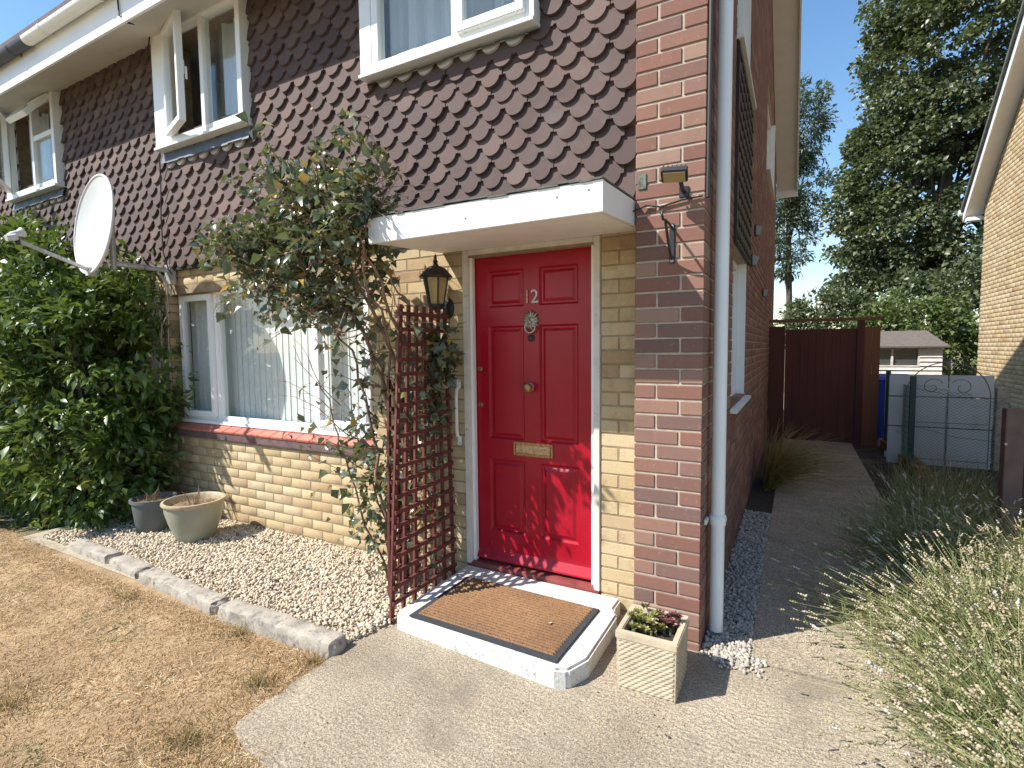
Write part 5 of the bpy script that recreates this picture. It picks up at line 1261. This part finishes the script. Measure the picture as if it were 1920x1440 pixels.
lavender(1.95, 0.45, 0.62, 0.55, 0.58, 1300, 'lavender clump at the right edge of the picture behind the front one')
lavender(1.72, 1.35, 0.55, 0.50, 0.62, 1200, 'tall lavender clump leaning on the brown fence post', 0.8)
lavender(1.18, 1.62, 0.50, 0.55, 0.56, 1100, 'dark lavender clump in the house shadow with scattered pale heads', 0.30)
lavender(1.42, 2.55, 0.48, 0.60, 0.50, 700, 'furthest lavender clump in shade before the chain link fence', 0.22)
wg = thing('wild_grass', 'loose dry wild grass standing in the shade between lavender and fence', 'grass', (1.60, 3.35, -0.010)); n = 900
P = np.stack([RNG.uniform(-0.35,0.45,n), RNG.uniform(-0.75,0.9,n), np.zeros(n)], 1)
V, F, va, _ = blades(P, np.stack([RNG.normal(size=n)*0.25, RNG.normal(size=n)*0.25, np.ones(n)], 1), 0.22+0.35*RNG.random(n), 0.004, RNG.random(n), np.stack([RNG.normal(size=n)*0.25, RNG.normal(size=n)*0.25, -0.15*RNG.random(n)], 1), 4)
link('blades', mesh_np('blades', V, F, va), M['lavender'], wg)
lavender(1.30, -0.58, 0.52, 0.40, 0.42, 1200, 'lavender clump at the bottom edge of the picture by the path', 0.8)
# ornamental grass by the side wall
og = thing('ornamental_grass', 'arching tuft of bronze ornamental grass against the side wall near the gate', 'grass', (0.15, 3.60, -0.006)); n = 650
a = RNG.random(n)*2*math.pi; P = np.stack([0.05*np.cos(a), 0.30*np.sin(a)*RNG.random(n), np.zeros(n)], 1)
D = np.stack([np.abs(RNG.normal(size=n))*0.42, RNG.normal(size=n)*0.38, np.ones(n)], 1); L = 0.62+0.50*RNG.random(n)
V, F, va, _ = blades(P, D, L, 0.009, RNG.random(n), np.stack([D[:,0]*0.40, D[:,1]*0.35, -0.30-0.3*RNG.random(n)], 1), 6)
link('blades', mesh_np('blades', V, F, va), M['orn_grass'], og)

# ================================================================== GATE AND RIGHT SIDE
gate = thing('garden_gate', 'tall red-brown boarded side gate closing the path beside the house', 'gate', (0.70, 6.72, 0.0))
nb = 9; x0, x1 = -0.468, 0.474
for i in range(nb):
    a = x0 + (x1-x0)*i/nb; MB().box(a+0.0008, a+(x1-x0)/nb-0.0008, -0.012, 0.009, 0.02, 1.745).build('board', M['gate_wood'], gate, bevel=0.002)
MB().box(x0+0.005, x1-0.005, 0.0095, 0.0108, 0.03, 1.74).build('backing_sheet', M['gate_wood'], gate)  # added sheet so no light shows between the boards
for zz in (0.25, 1.0, 1.55): MB().box(x0, x1, 0.011, 0.045, zz, zz+0.10).build('ledge', M['gate_wood'], gate)
gp = thing('gate_surround', 'brown timber posts, side boards and top beam framing the garden gate', 'gate frame', (0.70, 6.72, 0.0))
MB().box(-0.695, -0.475, -0.03, 0.06, -0.02, 1.80).build('post', M['gate_wood'], gp, bevel=0.004)
MB().box(0.475, 0.565, -0.045, 0.05, -0.02, 1.86).build('post', M['gate_wood'], gp, bevel=0.004)
MB().box(-0.695, 0.80, -0.045, 0.045, 1.861, 1.905).build('top_beam', M['fence_wood'], gp, bevel=0.003)
for i in range(2): MB().box(0.567+i*0.098, 0.567+i*0.098+0.096, -0.020, 0.0, -0.02, 1.76).build('side_board', M['gate_side'], gp, bevel=0.002)
# fence panel running back from the gate's right post
edg = thing('timber_edging', 'row of short timber edging boards along the right of the side path', 'edging', (1.62, 6.0, 0))
for k in range(9): MB().bar((-0.02+0.012*k-0.10, 0.75-0.24*k, 0.045), (0.14+0.012*k-0.10, 0.75-0.24*k, 0.045), 0.21, 0.12).build('board', M['fence_wood'], edg, bevel=0.004)
# grey panelled side gate of the neighbour
gp2 = thing('grey_panel_gate', 'pale grey panelled gate beyond the chain link fence', 'gate', (1.90, 5.55, 0.0))
for (a, b) in [(-0.46, 0.13), (0.14, 0.56)]:
    for zz, z2 in [(-0.02, 0.46), (0.47, 0.84), (0.85, 1.12)]: MB().box(a, b-0.004, 0.0, 0.03, zz, z2-0.006).build('panel', M['grey_panel'], gp2, bevel=0.003)
MB().box(0.58, 0.70, -0.03, 0.07, -0.02, 0.97).build('post', M['kerb'], gp2, bevel=0.006)
MB().box(-0.48, 0.57, 0.031, 0.06, 0.05, 0.12).build('rail', M['grey_panel'], gp2)
# chain-link fence
cl = thing('chain_link_fence', 'green chain link fence with dark posts along the right of the path', 'fence', (1.66, 4.0, 0.0)); co = Vector((1.66, 4.0, 0.0))
A0, A1 = Vector((1.74, 2.33, 0)), Vector((1.60, 5.02, 0)); A2 = Vector((1.56, 6.6, 0))
mesh_ = MB()
def link_run(a, b, h0, h1, cell=0.052):
    L = (b-a).length; n = int(L/cell); d = (b-a)/n
    for i in range(n):
        for s in (0, 1):
            pts = []; z = 0.03; k = 0; hh = h0 + (h1-h0)*(i/n)
            while z < hh:
                f = ((k + s) % 2); pts.append(a + d*(i + (f if s == 0 else f)) + Vector((0.0015*(1 if s else -1), 0, z))); z += cell*0.62; k += 1
            if len(pts) > 2: mesh_.tube([q-co for q in pts], 0.0030, 3, cap=False)
A3 = Vector((2.30, 4.46, 0)); link_run(A1, A3, 1.06, 0.90); link_run(A1, A2, 1.02, 1.0); link_run(A0 + Vector((0.02,0,0)), A3, 0.95, 0.92)
mesh_.build('mesh', M['chainlink'], cl, fix=False)
for p in (A1, A2):
    MB().box(p.x-co.x-0.028, p.x-co.x+0.028, p.y-co.y-0.028, p.y-co.y+0.028, -0.03, 1.125).build('post', M['green_metal'], cl, bevel=0.003)
for hh in (0.06, 0.48, 0.93):
    MB().tube([A3-co+Vector((0,0,hh)), (A3+A1)/2-co+Vector((0,0,hh-0.01)), A1-co+Vector((0,0,hh+0.06))], 0.0022, 5).build('line_wire', M['green_metal'], cl)
pp = thing('fence_post', 'square brown painted fence post rising from the lavender at the right edge', 'post', (1.735, 2.26, -0.012))
MB().box(-0.052, 0.052, -0.048, 0.048, 0, 1.055).build('shaft', M['post_brown'], pp, bevel=0.004)
MB().box(-0.053, -0.040, -0.049, -0.030, 0.80, 0.815).build('wire_staple', M['galv'], pp)
# wrought iron gate with arched top leaning behind the wire
ig = thing('iron_gate', 'thin wrought iron gate with arched top and scrolls behind the chain link', 'gate', (1.98, 5.35, 0.0))
arch = [(0.40*math.cos(math.pi*k/24), 0, 0.86+0.42*math.sin(math.pi*k/24)) for k in range(25)]
MB().tube([(0.40,0,0.0)] + arch + [(-0.40,0,0.0)], 0.006, 6).build('arched_frame', M['iron'], ig, smooth=True)
for zz in (0.10, 0.55, 0.86): MB().tube([(-0.40,0,zz),(0.40,0,zz)], 0.0045, 6).build('cross_bar', M['iron'], ig)
def scroll(cx, cz, s, turn=2.2, r0=0.10, ph=0): return [(cx + s*(r0*(1-0.8*t))*math.cos(turn*2*math.pi*t*0.5+ph), -0.004, cz + (r0*(1-0.8*t))*math.sin(turn*2*math.pi*t*0.5+ph)) for t in [k/22 for k in range(23)]]
for cx_, cz_, s_, ph in [(-0.14,0.98,1,0.5),(0.14,0.98,-1,0.5)]: MB().tube(scroll(cx_, cz_, s_, 2.2, 0.11, ph), 0.0045, 5).build('scroll', M['iron'], ig, smooth=True)
for xx in (0.0,): MB().tube([(xx,0,0.10),(xx,0,0.86)], 0.004, 6).build('upright', M['iron'], ig)
# wheelie bin
bn = thing('wheelie_bin', 'blue wheelie bin with red handle tag standing right of the garden gate', 'bin', (1.70, 7.42, -0.03))
MB().add([(-0.20,-0.22,0.08),(0.20,-0.22,0.08),(0.20,0.22,0.08),(-0.20,0.22,0.08),(-0.26,-0.30,0.98),(0.26,-0.30,0.98),(0.26,0.30,0.98),(-0.26,0.30,0.98)], [(0,3,2,1),(0,1,5,4),(1,2,6,5),(2,3,7,6),(3,0,4,7),(4,5,6,7)]).build('body', M['bin_blue'], bn, bevel=0.015)
MB().add([(-0.28,-0.33,0.975),(0.28,-0.33,0.975),(0.28,0.31,0.985),(-0.28,0.31,0.985),(-0.26,-0.30,1.03),(0.26,-0.30,1.03),(0.26,0.28,1.06),(-0.26,0.28,1.06)], [(0,3,2,1),(4,5,6,7),(0,1,5,4),(1,2,6,5),(2,3,7,6),(3,0,4,7)]).build('lid', M['bin_blue'], bn, bevel=0.012)
for s in (-1, 1): MB().lathe([(0.09,-0.025),(0.10,-0.02),(0.10,0.02),(0.09,0.025)], 18, (s*0.23, 0.24, 0.10), 'x').build('wheel', M['bin_black'], bn)
MB().box(-0.10, 0.10, -0.36, -0.331, 0.97, 1.03).build('handle_tag', M['bin_red'], bn, bevel=0.006)
# shed
sh = thing('garden_shed', 'small weathered timber shed with a window, beyond the fence under the trees', 'shed', (2.45, 11.9, -0.03))
sx0, sx1, sy0, sy1, hw0 = -0.9, 0.56, -0.9, 0.9, 1.47
MB().box(sx0+0.02, sx1-0.02, sy0+0.02, sy1-0.02, 0, hw0).build('frame', M['interior_dark'], sh)
wx0, wx1, wz0, wz1 = -0.72, 0.16, 1.09, 1.43
z = 0.0
while z < hw0 - 0.02:
    segs = [(sx0, sx1)] if not (z + 0.09 > wz0 and z < wz1) else [(sx0, wx0-0.03), (wx1+0.03, sx1)]
    for a, b in segs:
        MB().add([(a,sy0-0.034,z),(b,sy0-0.034,z),(b,sy0-0.004,z+0.094),(a,sy0-0.004,z+0.094),(a,sy0+0.018,z),(b,sy0+0.018,z),(b,sy0+0.018,z+0.094),(a,sy0+0.018,z+0.094)], [(0,1,2,3),(0,4,5,1),(3,2,6,7),(0,3,7,4),(1,5,6,2)]).build('weatherboard', M['shed_board'], sh)
    z += 0.09
swm = MB(); 
for (a, b, c, d) in [(wx0-0.03, wx0, wz0, wz1), (wx1, wx1+0.03, wz0, wz1), (-0.30, -0.26, wz0, wz1)]: swm.box(a, b, sy0-0.025, sy0+0.015, c, d)
swm.box(wx0-0.03, wx1+0.03, sy0-0.028, sy0+0.015, wz0-0.03, wz0-0.001); swm.box(wx0-0.03, wx1+0.03, sy0-0.028, sy0+0.015, wz1+0.001, wz1+0.03)
sw = swm.build('window', M['shed_board'], sh)
for a, b in [(wx0, -0.30), (-0.26, wx1)]: MB().box(a, b, sy0-0.004, sy0+0.002, wz0, wz1).build('pane', M['glass'], sw)
MB().box(sx0-0.001, sx1+0.0, sy0+0.0195, sy1, hw0-0.03, hw0+0.0).build('wall_plate', M['shed_board'], sh)
MB().add([(sx0-0.08,sy0-0.14,hw0+0.02),(sx1+0.08,sy0-0.14,hw0+0.02),(sx1-0.12,0,hw0+0.36),(sx0-0.08,0,hw0+0.36),(sx0-0.08,sy1+0.14,hw0+0.02),(sx1+0.08,sy1+0.14,hw0+0.02),
          (sx0-0.08,sy0-0.14,hw0-0.01),(sx1+0.08,sy0-0.14,hw0-0.01),(sx1+0.08,sy1+0.14,hw0-0.01),(sx0-0.08,sy1+0.14,hw0-0.01)], [(0,1,2,3),(3,2,5,4),(1,7,8,5,2),(0,3,4,9,6),(0,6,7,1),(4,5,8,9),(6,9,8,7)]).build('roof', M['shed_felt'], sh)

# neighbour's house on the right
nh2 = thing('brick_house', 'yellow brick house on the right with white verge boards', 'house', (3.5, 6.5, 0)); no = Vector((3.5, 6.5, 0))
NX, NY0, NY1 = 3.5, 1.0, 10.75
def ntop(y): return 4.10 + 0.80*max(0.0, min(NY1+0.2-y, 4.9))
nsegs = 20; mb = MB()
for i in range(nsegs):
    a = NY0 + (NY1-NY0)*i/nsegs; b = NY0 + (NY1-NY0)*(i+1)/nsegs; zt0 = ntop(a)-0.06; zt1 = ntop(b)-0.06
    mb.add([(NX+0.006,a,-0.05),(NX+0.006,b,-0.05),(NX+0.006,b,zt1),(NX+0.006,a,zt0)], [(0,1,2,3)])
mb.add([(NX+0.006,NY1,-0.05),(NX+7,NY1,-0.05),(NX+7,NY1,4.1),(NX+0.006,NY1,4.1)], [(0,1,2,3)]); mb.add([(NX+0.006,NY0,-0.05),(NX+7,NY0,-0.05),(NX+7,NY0,7.0),(NX+0.006,NY0,7.0)], [(0,3,2,1)])
mb.build('wall', M['mortar_dark'], nh2, fix=False).location = -no
sp = []
for k in range(0, 105):
    z0 = 0.02 + 0.075*k; y0 = 6.0 + 0.1125*(k % 2)
    while y0 < NY1:
        b = min(y0+0.215, NY1)
        if z0 + 0.07 < min(ntop(y0), ntop(b)) - 0.08 and b - y0 > 0.03: sp.append((NX+0.05-no.x, (y0+b)/2-no.y, z0+0.0325, 0.1, b-y0, 0.065))
        y0 += 0.225
joined_bricks('wall_bricks', sp, 'yellow_brick', nh2)
vpn = [(6.05, ntop(6.05)+0.06), (NY1+0.30, 4.10-0.02)]
def off(o): o.location = -no; return o
off(sloped_box(NX-0.255, NX-0.23, vpn, 0.17).build('bargeboard', M['upvc'], nh2)); off(sloped_box(NX-0.229, NX+0.02, [(y, z-0.11) for y, z in vpn], 0.012).build('verge_soffit', M['white_paint'], nh2))
off(sloped_box(NX-0.30, NX+7, [(y, z+0.09) for y, z in vpn], 0.085).build('roof', M['roof_dark'], nh2))
off(MB().tube([(NX-0.32, NY1+0.33, 4.10),(NX+2, NY1+0.33, 4.10)], 0.055, 12).build('gutter', M['upvc'], nh2, smooth=True))
off(MB().box(NX-0.229, NX+0.02, NY1+0.10, NY1+0.29, 3.90, 3.965).build('eaves_end_box', M['white_paint'], nh2))

# ================================================================== TREES
def tree(name, label, loc, ells, clumps, per, csize, L, W, mat, trunk_r, th, limbs=14, shell=0.35):
    t = thing(name, label, 'tree', (loc[0], loc[1], -0.03)); l0 = np.array([loc[0], loc[1], 0])
    e = [(a-l0[0], b-l0[1], c, d, f, g) for a, b, c, d, f, g in ells]
    o, C = clumped_crown(e, clumps, per, csize, L, W, mat, 'crown', t, shell=shell)
    tk = MB(); tk.tube([(0,0,0),(0.05,0.03,th*0.3),(-0.04,0.05,th*0.65),(0.03,0,th)], [trunk_r, trunk_r*0.8, trunk_r*0.6, trunk_r*0.25], 9); tk.build('trunk', M['bark'], t, smooth=True)
    lb = MB()
    for k in range(limbs):
        z0 = th*random.uniform(0.25, 0.9); q = Vector(C[random.randrange(len(C))].tolist()); a = Vector((0,0,z0)); m2 = a.lerp(q, 0.5) + Vector((random.gauss(0,.15), random.gauss(0,.15), 0.2)); r = trunk_r*random.uniform(0.2, 0.35)
        lb.tube([a, m2, q], [r, r*0.6, r*0.2], 6)
    lb.build('limb', M['bark'], t, smooth=True); return t
tree('maple_tree', 'tall dark maple towering over the far garden on the right', (5.6, 25.0), [(5.4,25,8.0,3.6,3.0,4.6), (6.0,25,13.0,3.4,3.0,4.6), (3.6,24.5,6.2,2.1,1.8,1.5), (3.4,24.6,8.9,1.7,1.7,1.2), (4.2,24.5,11.3,1.4,1.5,1.3), (6.4,24,4.6,2.6,1.8,1.8), (4.4,24.4,15.0,1.8,1.6,1.6), (2.5,24.4,7.3,1.1,0.9,0.6), (2.6,24.4,5.0,1.2,1.0,1.0), (3.3,24.4,10.2,0.9,0.9,0.6), (4.0,24.4,3.6,2.4,1.2,1.4), (8.5,25,10,2.0,2,5)], 1050, 92, 0.52, 0.18, 0.15, M['maple_leaf'], 0.42, 12, 26, 0.40)
tree('garden_shrub', 'bright green leafy tree behind the shed and the gate', (3.0, 14.6), [(2.9,14.6,1.9,1.2,0.9,1.1), (3.5,14.5,1.5,0.9,0.8,1.2), (2.2,14.6,1.5,0.8,0.8,1.1)], 190, 52, 0.26, 0.13, 0.075, M['shrub_leaf'], 0.07, 2.0, 12, 0.4)
tree('garden_shrub', 'darker bushy tree directly above the top of the garden gate', (1.1, 15.2), [(1.0,15.2,2.1,0.9,0.8,1.15), (0.45,15.0,1.9,0.6,0.6,0.9), (1.7,15.2,1.9,0.8,0.8,1.2)], 190, 50, 0.25, 0.12, 0.07, M['maple_leaf'], 0.07, 2.0, 10, 0.4)
tree('garden_shrub', 'dark laurel mass behind the shed roof next to the yellow house', (4.6, 16.5), [(4.6,16.6,1.9,1.2,0.9,2.0), (3.7,17.0,2.4,1.0,0.9,1.4), (5.6,17.0,2.6,1.2,1.0,2.2)], 150, 50, 0.32, 0.15, 0.08, M['maple_leaf'], 0.09, 2.6, 10, 0.4)
tree('feathery_tree', 'slender pale feathery tree showing behind the roof edge of the house', (0.1, 17.0), [(0.2,17,8.6,0.95,0.9,1.5), (0.45,17,6.6,0.8,0.8,1.2), (0.1,17,5.0,0.7,0.8,1.2), (-0.3,17,7,0.8,0.9,2.6)], 260, 60, 0.30, 0.16, 0.05, M['pale_tree_leaf'], 0.12, 8.8, 22, 0.25)
